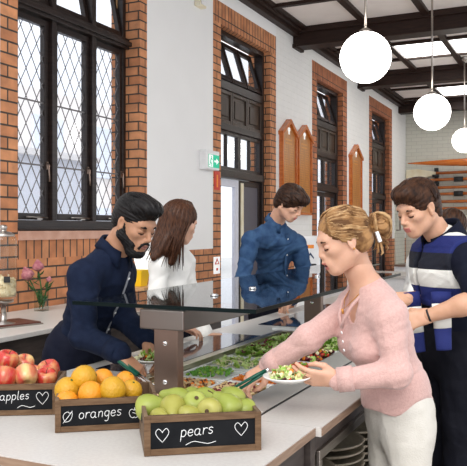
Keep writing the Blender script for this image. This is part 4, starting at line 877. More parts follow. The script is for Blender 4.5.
def person(S):
    root = thing('person', (S['P'].x, S['P'].y, 0), S['label'], 'person')
    hf = frame(S['H'], S['hd'], S.get('hu', UP), S.get('hs', 1)); S['hf'] = hf
    b = MB(); sk = S['skin']
    V, Q = sculpt(head_prims(loc(hf, S['N']), S.get('nr', .054), S.get('male', True), S.get('smile')), S.get('hres', .0032))
    lipf = lambda C: ((np.abs(C[:,1]) < .0195) & (C[:,0] > .0925) & (C[:,2] < -.0500) & (C[:,2] > -.0715-(.008 if S.get('smile') else 0)))
    mf = [(S.get('lip', 'lips'), lipf)]
    if S.get('smile'): mf.append(('mouth_dark', lambda C: (np.abs(C[:,1]) < .0155) & (C[:,0] > .078) & (C[:,0] < .0955) & (np.abs(C[:,2]+.0635) < .0055)))
    put(b, V, Q, sk, hf, mf)
    tp, ax = torso(S, S.get('binf', -.014)); lp, ft = legs(S, -.012)
    V, Q = sculpt(tp+[cap(S['N'], S['N'].lerp(S['H'], .4), .048, .048, .03)]+arm(S, 'L', -.012)+arm(S, 'R', -.012)+lp, S.get('bres', .012)); put(b, V, Q, sk)
    for s, h in (('L', -1), ('R', 1)):
        if S.get('bare') :
            V, Q = sculpt([cap(S['S'+s], S['E'+s], .050, .041, .02), cap(S['E'+s], S['E'+s].lerp(S['W'+s], .35), .042, .041, .02), cap(S['E'+s].lerp(S['W'+s], .3), S['W'+s], .041, .027, .02)], .006); put(b, V, Q, sk)
        if 'h'+s in S:
            d, n, c, th = S['h'+s]; fr = frame(S['W'+s], d, n, S.get('hands', 1)); V, Q = sculpt(hand_prims(h, c, th), .003); put(b, V, Q, sk, fr); S['hf'+s] = fr
    b.build('body', root, rn=False)
    # face details
    for s in (1, -1):
        m = MB(); m.tube([wor(hf, (.0865,s*.014,.018)), wor(hf, (.0885,s*.028,.024)), wor(hf, (.079,s*.045,.021))], [.003*S.get('brow',1),.0038*S.get('brow',1),.002], S.get('browm', S['hairm'][0]), 6); m.build('eyebrow', root)
        m = MB(); m.tube([wor(hf, (.0845,s*.019,-.004)), wor(hf, (.0870,s*.030,-.0085)), wor(hf, (.079,s*.045,-.005))], [.0010,.0024,.0016], 'hair_dark_brown', 5); m.build('eyelashes', root)
    # trousers and shoes
    m = MB(); V, Q = sculpt(legs(S, S.get('tinf', .006))[0]+[ell(S['P'].lerp(S['N'], .10), (.112*S.get('w',1)+.012,.155*S.get('w',1)+.012,.15), ax, k=.05)], .010, disp=folds(.006, 14, 3, (.4,.4,1)), cuts=[lambda X, Y, Z: (Z-(S['P'].z+.15)) + 0*X + 0*Y]); put(m, V, Q, S['trouser']); m.build('trousers', root, rn=False)
    for a, f in ft:
        V, Q = sculpt([cap(a-f*.03+Vector((0,0,-.05)), a+f*.15+Vector((0,0,-.055)), .042, .034, .03), cap(a, a+Vector((0,0,-.04)), .045, .045, .03)], .008, cuts=[lambda X, Y, Z: (.004-Z)+0*X+0*Y]); m = MB(); put(m, V, Q, 'shoe_black'); m.build('shoe', root, rn=False)
    return root, b, ax
def shirt(S, root, m_, inf=.006, hemz=None, cuffs=True, name='shirt', fold=(.007, 13, 1), extra=(), upto=(.97,.97), res=.008, cuts=()):
    tp, ax = torso(S, inf); pr = tp+arm(S, 'L', inf, upto[0])+arm(S, 'R', inf, upto[1])+list(extra)
    P, N = S['P'], S['N']; u = np.array(U(N-P)); hz = hemz if hemz is not None else -.10; p0 = np.array(P)
    cu = [lambda X, Y, Z: -((X-p0[0])*u[0]+(Y-p0[1])*u[1]+(Z-p0[2])*u[2]-hz)] + list(cuts)
    V, Q = sculpt(pr, res, cuts=cu, disp=folds(fold[0], fold[1], fold[2])); m = MB(); put(m, V, Q, m_); o = m.build(name, root, rn=False)
    md = o.modifiers.new('smooth', 'SMOOTH'); md.iterations = 2; md.factor = .5
    if cuffs:
        for s in ('L', 'R'):
            e, w = S['E'+s], S['W'+s]; d = U(w-e); r = .030*S.get('wa',1)+inf+.004; c = MB(); q = w-d*.006
            c.lathe([(r*.86,.0),(r,.0),(r*1.05,-.055),(r*.9,-.056)], q, m_, 20, ax=d); k = c.build('cuff', o)
    return o, ax
def collar(S, root, m_, open_=.35, h=.036, flap=.045, r=.060):
    hf = S['hf']; N = S['N']; u = U(S['H']-N); u = U(u*.6+UP*.6); f = Vector(S['f']); f = U(f-u*f.dot(u)); l = u.cross(f); m = MB(); n = 30; vs = []
    for i in range(n+1):
        a = open_+(2*PI-2*open_)*i/n; fr_ = max(0, math.cos(a)); dr = f*math.cos(a)+l*math.sin(a); k = abs(math.cos(a/2))  # 1 at the front
        z0 = N-f*.004+u*(.004-.028*fr_)
        pts = [z0+dr*r, z0+dr*(r-.004)+u*h, z0+dr*(r+.005)+u*(h+.003), z0+dr*(r+.022+.012*fr_)+u*(h-flap-.030*fr_**3), z0+dr*(r+.018+.012*fr_)+u*(h-flap-.030*fr_**3), z0+dr*(r+.004)+u*(h-.006)]
        vs += pts
    c = 6; fs = [(i*c+j, i*c+(j+1)%c, (i+1)*c+(j+1)%c, (i+1)*c+j) for i in range(n) for j in range(c)]+[tuple(range(c)), tuple(n*c+j for j in range(c))]
    m.add(vs, fs, m_, True); o = m.build('collar', root); return f, l, u
def locks(mb, hf, specs, c, rad, mats, seed):
    """specs: (start dir, end dir, lift0, lift1, count, jitter, radius, droop)"""
    rn = random.Random(seed); c = np.array(c); rad = np.array(rad)
    for s, e, l0, l1, cnt, jit, r, dr in specs:
        for k in range(int(cnt*2.4)):
            a = np.array(s)+np.array([rn.uniform(-jit,jit) for _ in range(3)]); b = np.array(e)+np.array([rn.uniform(-jit,jit) for _ in range(3)])
            pts = []; n = 7; jl = rn.uniform(-.015,.045)
            for i in range(n):
                t = i/(n-1); d = a*(1-t)+b*t; d = d/np.linalg.norm(d); lf = 1+l0+(l1-l0)*t; p = c+d*rad*lf*(1+jl*t); p[2] -= dr*t*t
                pts.append(wor(hf, p))
            q = rn.uniform(.45,.85)*r*hf[4]; mb.tube(pts, [q*.5,q*.9,q,q,q*.9,q*.7,q*.15], rn.choice(mats), 5, flat=.6)
def sym(sp): return [sp, ((sp[0][0],-sp[0][1],sp[0][2]), (sp[1][0],-sp[1][1],sp[1][2]))+tuple(sp[2:])]
def tongs(pos, tip, side, lab, Lg=.11, Lm=.15, gap=.006):
    """pos = rear end, tip = direction, side = direction the two arms open"""
    t = thing('serving_tongs', pos, lab, 'tongs', 'green-handled serving tongs'); d = U(tip); s = Vector(side); s = U(s-d*s.dot(d)); pos = Vector(pos)
    for k in (1, -1):
        m = MB(); m.tube([pos+s*k*.004, pos+d*.03+s*k*gap*.8, pos+d*Lg+s*k*gap*1.2], [.007,.0095,.0075], 'tong_green', 8, flat=.6, nrm=s); m.build('grip', t)
        m = MB(); m.tube([pos+d*(Lg-.01)+s*k*gap*1.2, pos+d*(Lg+Lm*.7)+s*k*gap*1.3, pos+d*(Lg+Lm)+s*k*gap*.6], [.005,.006,.010], 'chrome', 8, flat=.35, nrm=s); m.build('arm', t)
    m = MB(); m.tube([pos-d*.006-s*.006, pos-d*.006+s*.006], .008, 'chrome', 8); m.build('hinge', t); return t
def plate_of_salad(c, r, lab, seed, tilt=UP):
    t = thing('plate', c, lab, 'plate', 'white plates of salad'); q = MB(); q.lathe([(0,0),(r*.62,0),(r*.95,.012),(r,.016),(r*.98,.018),(r*.62,.005),(0,.004)], c, 'white_ceramic', 40, ax=tilt); q.build('plate_body', t)
    rn = random.Random(seed); m = MB(); c = Vector(c)
    for k in range(38): a = rn.uniform(0,6.28); d = r*.62*math.sqrt(rn.random()); leafm(m, c+Vector((d*math.cos(a), d*math.sin(a), .012+rn.uniform(0,.03)*(1-d/r))), rn.uniform(.014,.024), rn.choice(['leaf_light','leaf_light','leaf','cheese']), rn)
    for k in range(36): a = rn.uniform(0,6.28); d = r*.66*math.sqrt(rn.random()); octa(m, c+Vector((d*math.cos(a), d*math.sin(a), .016+rn.uniform(0,.03)*(1-d/r))), rn.uniform(.005,.009), rn.choice(['beet','carrot','tomato','chickpea','cheese','leaf']), rn, .8)
    o = m.build('salad'); tag(o, 'mixed salad heaped on the '+lab, 'food', kind='stuff'); return t
# ---------------------------------------------------------------- man in navy shirt
S = dict(label='bearded man in a navy shirt bending over the counter at the left', P=at(76,352,3.33), N=at(115,250,3.12), H=at(134.5,223.5,3.06), hd=RT*.72-FW*.55-UP*.46, hu=UP, f=RT*.86-FW*.5,
 SL=at(121,273,3.30), SR=at(84,276,2.99), EL=at(124,316,3.26), WL=at(147,340,3.06), ER=at(82,336,2.93), WR=at(121,354,2.78), hL=(RT*.5-UP*.75-FW*.4, RT+UP*.5, .5, .4), hR=(RT*.75-UP*.72-FW*.1, UP*.8+RT*.5-FW*.4, .62, .7),
 skin='skin_olive', lip='lips_dark', hairm=['hair_black'], trouser='navy_knit', brow=1.5, w=.97, wa=1.12, hs=1.0, nr=.054, male=True)
root, b, ax = person(S)
o, ax = shirt(S, root, 'navy_cloth', fold=(.010, 12, 4), hemz=-.13)
f, l, u = collar(S, root, 'navy_cloth', open_=.45, r=.063)
hf = S['hf']
def placket(S, root, mm, btn, n=6, w=.016, off=.0, f=None):
    P, N = S['P'], S['N']; uu = U(N-P); f = U(Vector(S['f'])-uu*Vector(S['f']).dot(uu)); l = uu.cross(f); wd = S.get('w',1); m = MB(); bs = []
    for i in range(18):
        t = .08+i/17*.92; d = .108*wd*math.sqrt(max(.05, 1-((t-.32)/.62)**2)) if t < .45 else .103*wd
        bs.append(N.lerp(P, t)+f*(d+.012))
    vs = []; 
    for p in bs: vs += [p-l*w-f*.004, p-l*w+f*.003, p+l*w+f*.003, p+l*w-f*.004]
    fs = [(i*4+j, i*4+(j+1)%4, (i+1)*4+(j+1)%4, (i+1)*4+j) for i in range(17) for j in range(4)]
    m.add(vs, fs, mm, True); pk = m.build('placket', root)
    for i in range(1, 17, 3):
        m = MB(); m.lathe([(0,0),(.006,0),(.006,.002),(0,.003)], bs[i]+f*.003, btn, 10, ax=f); m.build('button', pk)
placket(S, root, 'grey_trim', 'white_plastic', w=.003)
# hair
hp = [ell((-.016,0,.042), (.100,.0775,.086), k=.02), ell((.050,0,.098), (.060,.058,.038), k=.03), ell((-.055,0,-.01), (.050,.062,.06), k=.03), ell((.104,0,-.030), (.072,.090,.088), k=.010, sub=True), ell((.0,.085,-.012), (.026,.022,.036), k=.01, sub=True), ell((.0,-.085,-.012), (.026,.022,.036), k=.01, sub=True)]
def rough(a, fr):
    if fr < 0: return lambda X, Y, Z: a*(np.sin(-fr*np.arctan2(Y, X+.015+0*Z)+1.5*np.sin(18*Z))+.6*np.sin(-fr*1.9*np.arctan2(Y, X+.015+0*Z)+2*np.sin(11*Z+1)))
    if fr > 0 and fr < 400: n_ = fr/8; return lambda X, Y, Z: a*.8*(np.sin(n_*np.arctan2(Z-.03+0*X, Y)+1.5*np.sin(30*X))+.6*np.sin(n_*1.9*np.arctan2(Z-.03+0*X, Y)+2*np.sin(19*X+1)))
    return lambda X, Y, Z: a*(np.sin(fr*X+2*np.sin(fr*.7*Y))*np.sin(fr*Y*1.1+1.5*np.sin(fr*.6*Z))+np.sin(fr*1.3*Z+X*fr*.5))
h = MB(); V, Q = sculpt(hp, .0035, disp=rough(.0016, 240), cuts=[lambda X, Y, Z: (-.062-Z)+0*X+0*Y]); put(h, V, Q, 'hair_black', hf)
locks(h, hf, sum([sym(s) for s in [((-.3,.25,1),(.9,.2,.85),.02,.20,40,.25,.006,0), ((-.6,.4,.6),(.3,.8,.5),.02,.04,24,.2,.006,0), ((-.2,.6,.8),(.55,.75,.35),.02,.05,18,.15,.006,0)]], []), (-.012,0,.04), (.097,.077,.085), ['hair_black'], 3)
h.build('hair', root, rn=False)
bp = [cap((.002,s*.062,.005), (.008,s*.058,-.045), .013, .022, .012) for s in (1,-1)]+[cap((.004,s*.058,-.045), (.060,s*.026,-.100), .020, .020, .015) for s in (1,-1)]+[cap((.055,-.022,-.102), (.055,.022,-.102), .021, .021, .02), ell((.076,0,-.100), (.026,.026,.022), k=.02)]+[cap((.090,s*.024,-.070), (.096,s*.020,-.052), .006, .0055, .006) for s in (1,-1)]+[cap((.097,s*.018,-.048), (.104,0,-.0435), .0045, .0055, .005) for s in (1,-1)]+[cap((.030,s*.050,-.050), (.060,s*.036,-.066), .016, .014, .015) for s in (1,-1)]+[ell((.104,0,-.060), (.014,.019,.0075), k=.003, sub=True)]
h = MB(); V, Q = sculpt(bp, .003, disp=rough(.0012, 420)); put(h, V, Q, 'hair_black', hf); h.build('beard', root, rn=False)
r_ = S['hfR']; dv = U(at(146,381,2.72)-at(116,358,2.77)); tongs(at(116,358,2.765), dv, r_[2], 'green-handled tongs in the hand of the man in navy')
plate_of_salad(at(151,361.5,3.0), .095, 'plate of salad behind the steel post, held by the man in navy', 11)
# ---------------------------------------------------------------- woman in white
S = dict(label='woman with long brown hair in a white top, turned away', P=at(172,345,4.30), N=at(172,247,4.15), H=at(180,222,4.08), hd=RT*.80+FW*.50-UP*.36, f=RT*.92+FW*.15,
 SL=at(184,262,4.32), SR=at(160,264,4.02), EL=at(192,312,4.35), WL=at(206,335,4.1), ER=at(156,308,4.0), WR=at(180,326,3.85), hL=(RT, UP, .4, .3), hR=(RT-UP*.3, UP, .4, .3),
 skin='skin_fair', hairm=['hair_long'], trouser='black_cloth', w=.92, wa=.9, hs=.98, nr=.045, male=False, bust=True, hands=.9)
root, b, ax = person(S); hf = S['hf']
shirt(S, root, 'white_cloth', fold=(.008, 12, 9), inf=.012, hemz=-.06)
hp = [ell((-.015,0,.038), (.102,.083,.090), k=.02), cap((-.05,.0,.0), (-.06,0,-.17), .075, .062, .04), cap((-.01,-.055,0), (.0,-.060,-.24), .035, .022, .03), cap((-.01,.055,0), (-.0,.060,-.24), .035, .022, .03), cap((-.06,-.02,-.15), (-.10,-.04,-.25), .05, .02, .03), ell((.105,0,-.04), (.075,.068,.095), k=.012, sub=True)]
h = MB(); V, Q = sculpt(hp, .005, disp=rough(.002, -22)); put(h, V, Q, 'hair_long', hf)
rn = random.Random(4)
for k in range(150):
    a = rn.uniform(-1.0, 3.9); x0, y0 = -.02-.02*rn.random(), 0
    d = (math.cos(a)*.0, 0)
    th = rn.uniform(0, 2*PI); sx = -abs(math.cos(th))*.085 if rn.random() < .72 else .02; sy = math.sin(th)*.078
    top = (-.01+.03*rn.random(), sy*.25, .128); mid = (sx*.95+.0, sy*1.08 if abs(sy) > .02 else sy+.02, .02); mid2 = (sx*1.05-.01, sy*1.12, -.09); end = (sx*1.1+rn.uniform(-.05,.05)+.01, sy*1.15+rn.uniform(-.02,.02), -.19-rn.random()*.10)
    h.tube([wor(hf, top), wor(hf, ((top[0]+mid[0])/2+sx*.25, sy*.8, .095)), wor(hf, mid), wor(hf, mid2), wor(hf, end)], [.004,.007,.008,.007,.001], 'hair_long', 5, flat=.6)
h.build('hair', root, rn=False)
# ---------------------------------------------------------------- man in denim
S = dict(label='brown-haired man in a blue denim shirt looking down behind the glass shelf', P=at(268,316,5.6), N=at(276,222,5.35), H=at(290,203,5.22), hd=RT*.68-FW*.45-UP*.6, f=RT*.75-FW*.6,
 SL=at(297,243,5.45), SR=at(251,240,5.15), EL=at(306,275,5.5), WL=at(292,300,5.2), ER=at(242,278,5.05), WR=at(268,300,4.95), hL=(-RT*.5-UP*.4-FW*.5, UP, .5, .3), hR=(RT-UP*.3, UP, .5, .3),
 skin='skin_fair', hairm=['hair_dark_brown'], trouser='black_cloth', w=.98, wa=1.08, hs=1.03, male=True)
root, b, ax = person(S); hf = S['hf']
shirt(S, root, 'denim', fold=(.013, 13, 6), inf=.010, hemz=-.12); collar(S, root, 'denim', open_=.4, r=.064); placket(S, root, 'denim', 'white_plastic')
hp = [ell((-.012,0,.040), (.110,.092,.096), k=.02), ell((.062,0,.078), (.055,.072,.038), k=.03), ell((-.055,0,-.02), (.06,.075,.075), k=.03), cap((0,.078,.02), (.01,.076,-.015), .016, .012, .02), cap((0,-.078,.02), (.01,-.076,-.015), .016, .012, .02), ell((.105,0,-.042), (.064,.082,.082), k=.012, sub=True)]
h = MB(); V, Q = sculpt(hp, .004, disp=rough(.002, 170)); put(h, V, Q, 'hair_dark_brown', hf)
locks(h, hf, sum([sym(s) for s in [((-.3,.1,1),(1.0,.25,.30),.03,.20,34,.22,.009,.01), ((-.2,.3,1),(.55,.9,.1),.03,.12,28,.2,.009,.01), ((-.5,.3,.8),(-.5,.85,-.4),.03,.06,22,.2,.008,0), ((-.5,.1,.8),(-.95,.2,-.5),.03,.05,16,.2,.008,0)]], []), (-.012,0,.04), (.100,.082,.088), ['hair_dark_brown'], 8)
h.build('hair', root, rn=False)
# ---------------------------------------------------------------- woman in pink
S = dict(label='smiling blonde woman with a bun in a pale pink cardigan reaching over the salad bar', P=at(400,415,2.50), N=at(367,287,2.44), H=at(343.5,239.5,2.38), hd=-RT*.95-FW*.16-UP*.38, hu=UP, f=-RT*.93-FW*.32,
 SL=at(390,316,2.31), SR=at(354,306,2.60), EL=at(397,373,2.27), WL=at(337,380,2.30), ER=at(308,338,2.46), WR=at(268,366,2.53), hL=(-RT*1+UP*.08, -FW*.75-UP*.45, .30, .5), hR=(-RT*.85-UP*.55-FW*.15, UP*.8-RT*.3-FW*.5, .62, .7),
 skin='skin_fair', browm='hair_brown', hairm=['hair_blonde'], trouser='white_jeans', w=.80, wa=.84, hs=.90, nr=.036, male=False, bust=True, smile=True, binf=-.002, bres=.007, hands=.88, hres=.0028)
root, b, ax = person(S); hf = S['hf']; ff, ll, uu = ax; N, P = S['N'], S['P']
vc = N+ff*.085-uu*.015
ex = [cap(P+uu*.12, at(410,398,2.53), .115, .075, .06, flat=(tuple(ff),.85)), cap(P+uu*.10, at(386,400,2.45), .10, .07, .05)]
def hem(X, Y, Z): return (.893-.10*((X*RT.x+Y*RT.y)-at(380,416,2.45).dot(RT))*1.0+.004*np.sin(60*X+40*Y))-Z
so, ax = shirt(S, root, 'pink_knit', fold=(.006, 14, 2), inf=.008, hemz=-.5, cuffs=False, name='cardigan', extra=ex+[ell(vc, (.085,.046,.085), [ff, ll, uu], k=.008, sub=True), cap(N-uu*.02, S['H'], .044, .042, .01, sub=True)], upto=(.98,.98), res=.006, cuts=[hem])
for s in ('L', 'R'):
    e, w = S['E'+s], S['W'+s]; d = U(w-e); r = .030*.92+.012; c = MB(); c.lathe([(r*.8,.004),(r,.004),(r*1.04,-.045),(r*.9,-.046)], w-d*.006, 'pink_knit', 20, ax=d); c.build('cuff', so)
# v-neck band with buttons
vn = []
m = MB(); 
for s in (1,-1):
    pts = [N+ll*.050*s+uu*.025-ff*.01, N+ll*.052*s+ff*.035+uu*.0, N+ll*.042*s+ff*.082-uu*.03, N+ll*.022*s+ff*.112-uu*.07, N+ff*.122-uu*.105]
    m.tube(pts, [.006]*5, 'pink_knit', 6)
m.build('neckband', so)
m = MB(); 
for k in range(3): m.tube([N+ff*(.125+.004*k)-uu*(.12+.03*k)-ll*.0, N+ff*(.129+.004*k)-uu*(.12+.03*k)], .005, 'white_plastic', 8)
m.build('button', so)
m = MB(); a = N+ff*.062-uu*.0; ch = [N+ll*.046+ff*.03+uu*.01, N+ll*.03+ff*.075-uu*.02, N+ff*.098-uu*.045, N-ll*.03+ff*.075-uu*.02, N-ll*.046+ff*.03+uu*.01]
m.tube(ch, .0013, 'gilt', 5); m.tube([N+ff*.104-uu*.043, N+ff*.105-uu*.060], .004, 'gilt', 6); o = m.build('necklace'); tag(o, 'fine gold necklace with a pendant on the woman in pink', 'necklace')
# blonde hair swept back into a bun
hp = [ell((-.014,0,.034), (.096,.079,.084), k=.02), cap((-.08,0,.005), (-.100,0,.0), .05, .03, .03), ell((.102,0,-.034), (.066,.090,.102), k=.010, sub=True), ell((.014,.088,-.040), (.016,.016,.022), k=.01, sub=True), ell((.014,-.088,-.040), (.016,.016,.022), k=.01, sub=True), ell((-.045,.040,-.020), (.050,.034,.045), k=.02), ell((-.045,-.040,-.020), (.050,.034,.045), k=.02)]
h = MB(); V, Q = sculpt(hp, .0035, disp=rough(.0012, 170)); put(h, V, Q, 'hair_blonde', hf)
rn = random.Random(12); kn = np.array([-.116, 0, -.004])
for k in range(150):
    s = 1 if k%3 else -1; t = rn.random()
    # hairline start, sweeping back to the knot
    a = rn.uniform(-.25, 1.55); st_ = np.array([.078*math.cos(a*.75)-.0, s*(.02+.060*min(1, 1.2*(1.55-a)/1.6+.0)), .035+.082*math.sin(max(a,0))]) if a > 0 else np.array([.016, s*.080, -.018+rn.uniform(-.03,.02)])
    c = np.array([-.012,0,.038]); R3 = np.array([.097,.080,.085]); pts = []
    d0 = (st_-c)/R3; d0 /= np.linalg.norm(d0); d1 = (kn-c)/R3; d1 /= np.linalg.norm(d1); sag = rn.uniform(-.35,.15) if a < .7 else rn.uniform(-.12,.1)
    for i in range(8):
        q = i/7; d = d0*(1-q)+d1*q; d[2] += sag*math.sin(PI*q); d /= np.linalg.norm(d); pts.append(wor(hf, c+d*R3*(1.03+.012*math.sin(9*t))))
    h.tube(pts, [.001,.0045,.006,.0065,.006,.0055,.005,.004], rn.choice(['hair_blonde','hair_blonde','hair_blonde_light']), 5, flat=.6)
h.build('hair', root, rn=False)
h = MB(); bc = np.array([-.148, 0, -.004])
V, Q = sculpt([ell(bc, (.034,.036,.040), k=.01)], .004, disp=rough(.003, 140)); put(h, V, Q, 'hair_blonde', hf)
for k in range(46):
    a0 = rn.uniform(0, 6.28); tl = rn.uniform(-.9,.9); r0 = rn.uniform(.030,.046); pts = []
    for i in range(9):
        a = a0+i*.42; pts.append(wor(hf, bc+np.array([r0*math.cos(a)*math.cos(tl)*1.0, r0*math.cos(a)*math.sin(tl)+.01*math.sin(3*a), r0*math.sin(a)*1.12])))
    h.tube(pts, [.001,.004,.006,.007,.007,.006,.005,.003,.001], rn.choice(['hair_blonde','hair_blonde','hair_blonde_light']), 5, flat=.6)
for k in range(16):
    e = bc+np.array([rn.uniform(-.0,.05), rn.uniform(-.02,.03), rn.uniform(-.10,-.05)])
    h.tube([wor(hf, bc+np.array([.03,0,-.01])), wor(hf, (bc+e)/2+np.array([.012,.01,-.01])), wor(hf, e), wor(hf, e+np.array([.012,.004,-.006]))], [.004,.006,.005,.001], rn.choice(['hair_blonde','hair_blonde_light']), 5, flat=.6)
h.build('hair_bun', root, rn=False)
m = MB(); m.obox(wor(hf, (-.116,.030,-.035)), (hf[1], hf[2], hf[3]), (.006,.006,.018), 'white_plastic'); m.build('hair_tie', root, bevel=.002)
m = MB(); m.lathe([(0,0),(.0035,0),(.0035,.002),(0,.003)], wor(hf, (.0,.083,-.033)), 'gilt', 8, ax=hf[2]); m.build('earring', root)
r_ = S['hfR']; dv = U(at(224,396,2.43)-at(267,370.5,2.45)); tongs(at(266,371,2.445), dv, UP, 'green-handled tongs in the right hand of the woman in pink', Lg=.12, Lm=.15)
plate_of_salad(at(287,381,2.32), .078, 'white plate of colourful salad held by the woman in pink', 21)
# ---------------------------------------------------------------- man in rugby jersey
S = dict(label='dark-haired young man in navy with a striped blue and white jersey over his shoulders', P=at(455,350,3.22), N=at(442,240,3.16), H=at(418,208,3.10), hd=-RT*.80-FW*.48-UP*.42, hu=UP, f=-RT*.90-FW*.35,
 SL=at(468,262,3.00), SR=at(430,256,3.32), EL=at(479,300,2.86), WL=at(428,316,2.92), ER=at(425,300,3.36), WR=at(408,298,3.12), hL=(-RT*.9-UP*.25, -FW*.8+UP*.3, 1.0, .9), hR=(-RT*.9-FW*.2, UP*.5-FW*.5, .8, .6),
 skin='skin_tan', hairm=['hair_brown'], trouser='black_cloth', w=1.08, wa=1.1, hs=.98, male=True, bare=True, tinf=.02)
root, b, ax = person(S); hf = S['hf']; ff, ll, uu = ax; N, P = S['N'], S['P']
so, ax = shirt(S, root, 'navy_knit', fold=(.006, 12, 2), inf=.008, hemz=-.12, cuffs=False, name='polo_shirt', upto=(0,0), extra=(), cuts=[])
# apron-like dark front panel is part of the trousers; jersey worn over the shoulders
rampz('jersey_stripes', 1.0, 1.6, [(1.0,(.007,.015,.12)), (1.25,(.76,.75,.70)), (1.325,(.006,.008,.018)), (1.395,(.007,.015,.12)), (1.468,(.76,.75,.70))])
S2 = dict(S); tp, _ = torso(S2, .028)
tp += [cap(S['SR'], S['SR'].lerp(S['ER'], .12), .078, .070, .03)]; sl_ = (S['SL']-N).dot(ll)+.0
n0 = np.array(N+ff*.30-uu*.02); hf_n = np.array(N)
fp = np.array(N); fn_, ln_ = np.array(ff), np.array(ll)
def slit(X, Y, Z):   # open front: a narrow gap down the chest
    a = (X-fp[0])*ln_[0]+(Y-fp[1])*ln_[1]+(Z-fp[2])*ln_[2]; d = (X-fp[0])*fn_[0]+(Y-fp[1])*fn_[1]+(Z-fp[2])*fn_[2]
    return np.where(d > 0, .016-np.abs(a+.01), -1.)
def low(X, Y, Z): return (1.185+.02*np.sin(14*X)) - Z + 0*Y
V, Q = sculpt(tp+[cap(N-uu*.03, S['H'], .060, .058, .01, sub=True)], .007, cuts=[slit, low, lambda X, Y, Z: (X-fp[0])*ln_[0]+(Y-fp[1])*ln_[1]+(Z-fp[2])*ln_[2]-sl_], disp=folds(.006, 12, 5)); m = MB(); put(m, V, Q, 'jersey_stripes'); 
j = m.build('striped_jersey'); tag(j, 'blue, black and white hooped jersey draped over the shoulders of the young man', 'jersey')
for (a, b_, c, w) in ((at(441,292,2.95), at(442,316,2.93), at(444,350,2.93), .040), (at(411,292,3.12), at(415,322,3.10), at(419,352,3.10), .036)):
    mid = b_.lerp(c, .35); m = MB(); m.tube([a, a.lerp(b_, .5)], [w*1.05,w], 'rugby_blue', 14, flat=.45, nrm=FW); m.tube([a.lerp(b_, .5), b_, mid], [w,w*.95,w*.9], 'rugby_white', 14, flat=.45, nrm=FW)
    m.tube([mid, c.lerp(mid, .1), c], [w*.88,w*.8,w*.78], 'rugby_blue', 14, flat=.45, nrm=FW); m.build('sleeve', j)
f2, l2, u2 = f, l, u
hf_save = S['hf']
o = MB(); S3 = dict(S); S3['N'] = N+UP*.012; collar(S3, j, 'navy_knit', open_=.35, h=.046, flap=.07, r=.082)
hp = [ell((-.014,0,.042), (.105,.083,.090), k=.02), ell((.050,0,.092), (.055,.060,.034), k=.03), ell((-.055,0,-.02), (.052,.064,.075), k=.03), cap((-.06,0,-.06), (-.075,0,-.10), .045, .03, .02), ell((.106,0,-.034), (.072,.092,.094), k=.010, sub=True), ell((.002,.085,-.012), (.024,.022,.034), k=.01, sub=True), ell((.002,-.085,-.012), (.024,.022,.034), k=.01, sub=True)]
h = MB(); V, Q = sculpt(hp, .0038, disp=rough(.0016, 190)); put(h, V, Q, 'hair_brown', hf)
locks(h, hf, sum([sym(s) for s in [((-.3,.15,1),(1.0,.2,.60),.03,.17,32,.22,.008,0), ((-.2,.4,.9),(.75,.75,.25),.03,.08,26,.2,.0075,0), ((-.3,.5,.7),(-.35,.9,-.1),.03,.07,26,.22,.0075,0), ((-.6,.3,.5),(-.85,.4,-.75),.03,.05,26,.22,.0075,0)]], []), (-.012,0,.04), (.098,.078,.086), ['hair_brown'], 18)
h.build('hair', root, rn=False)
m = MB(); w = S['WL']; d = U(w-S['EL']); m.lathe([(.0265,-.004),(.0285,-.004),(.0285,.004),(.0265,.004)], w-d*.004, 'black', 16, ax=d); o = m.build('wristband'); tag(o, 'thin dark band on the wrist of the young man in the jersey', 'wristband')
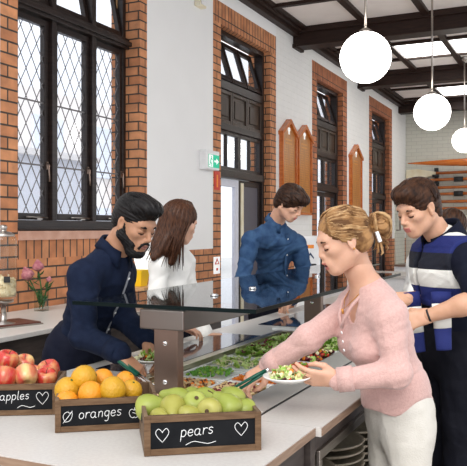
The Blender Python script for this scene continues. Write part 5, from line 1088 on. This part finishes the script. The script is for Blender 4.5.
# ---------------------------------------------------------------- person behind
S = dict(label='person in white with brown hair, mostly hidden behind the young man', P=at(412,332,4.9), N=at(432,240,4.9), H=at(452,228,4.9), hd=RT*.7+FW*.5-UP*.5, f=RT*.8+FW*.3,
 SL=at(436,254,5.05), SR=at(420,256,4.75), EL=at(438,296,5.05), WL=at(450,318,4.9), ER=at(414,294,4.72), WR=at(430,316,4.6), hL=(RT, UP, .4, .3), hR=(RT, UP, .4, .3),
 skin='skin_fair', hairm=['hair_brown'], trouser='black_cloth', w=.98, wa=1, hs=1, male=False)
root, b, ax = person(S); hf = S['hf']; shirt(S, root, 'white_cloth', fold=(.010, 12, 3), inf=.012, hemz=-.1)
h = MB(); V, Q = sculpt([ell((-.014,0,.036), (.108,.088,.095), k=.02), ell((-.05,0,-.03), (.06,.07,.08), k=.03), ell((.102,0,-.045), (.066,.080,.085), k=.012, sub=True)], .005, disp=rough(.002, -22)); put(h, V, Q, 'hair_brown', hf); h.build('hair', root, rn=False)
# wooden stool behind
p = at(421,455,3.9)
t = thing('wooden_stool', (p.x, p.y, 0), 'wooden stool leg showing between the jeans and the dark trousers', 'stool'); m = MB(); zt = .62
m.lathe([(0,zt),(.16,zt),(.165,zt-.012),(.16,zt-.025),(0,zt-.025)], (p.x+.10, p.y+.13, 0), 'board_wood', 28); m.build('seat', t)
for sx, sy in ((-.11,-.11),(.11,-.11),(.11,.11),(-.11,.11)): m = MB(); m.tube([(p.x+.10+sx*.8, p.y+.13+sy*.8, zt-.02), (p.x+.10+sx*1.2, p.y+.13+sy*1.2, 0)], .016, 'board_wood', 8); m.build('leg', t)
# ================================================================ LIGHT
w = bpy.data.worlds.new('World'); SC.world = w; w.use_nodes = True; bg = w.node_tree.nodes['Background']
N_ = w.node_tree.nodes; L_ = w.node_tree.links; tc = N_.new('ShaderNodeTexCoord'); nz = N_.new('ShaderNodeTexNoise'); nz.inputs['Scale'].default_value = 2.2; nz.inputs['Detail'].default_value = 2
rp = N_.new('ShaderNodeValToRGB'); rp.color_ramp.elements[0].color = (.82,.88,1,1); rp.color_ramp.elements[1].color = (1,1,1,1); rp.color_ramp.elements[0].position = .35; rp.color_ramp.elements[1].position = .65
L_.new(tc.outputs['Generated'], nz.inputs['Vector']); L_.new(nz.outputs['Fac'], rp.inputs[0]); L_.new(rp.outputs[0], bg.inputs['Color']); bg.inputs['Strength'].default_value = 1.0

sd = bpy.data.lights.new('daylight', 'SUN'); sd.energy = 1.3; sd.angle = math.radians(35); sd.color = (1,.96,.9); so_ = bpy.data.objects.new('daylight', sd); COL.objects.link(so_)
so_.rotation_euler = Vector((-.25, .8, -.75)).to_track_quat('-Z', 'Y').to_euler()
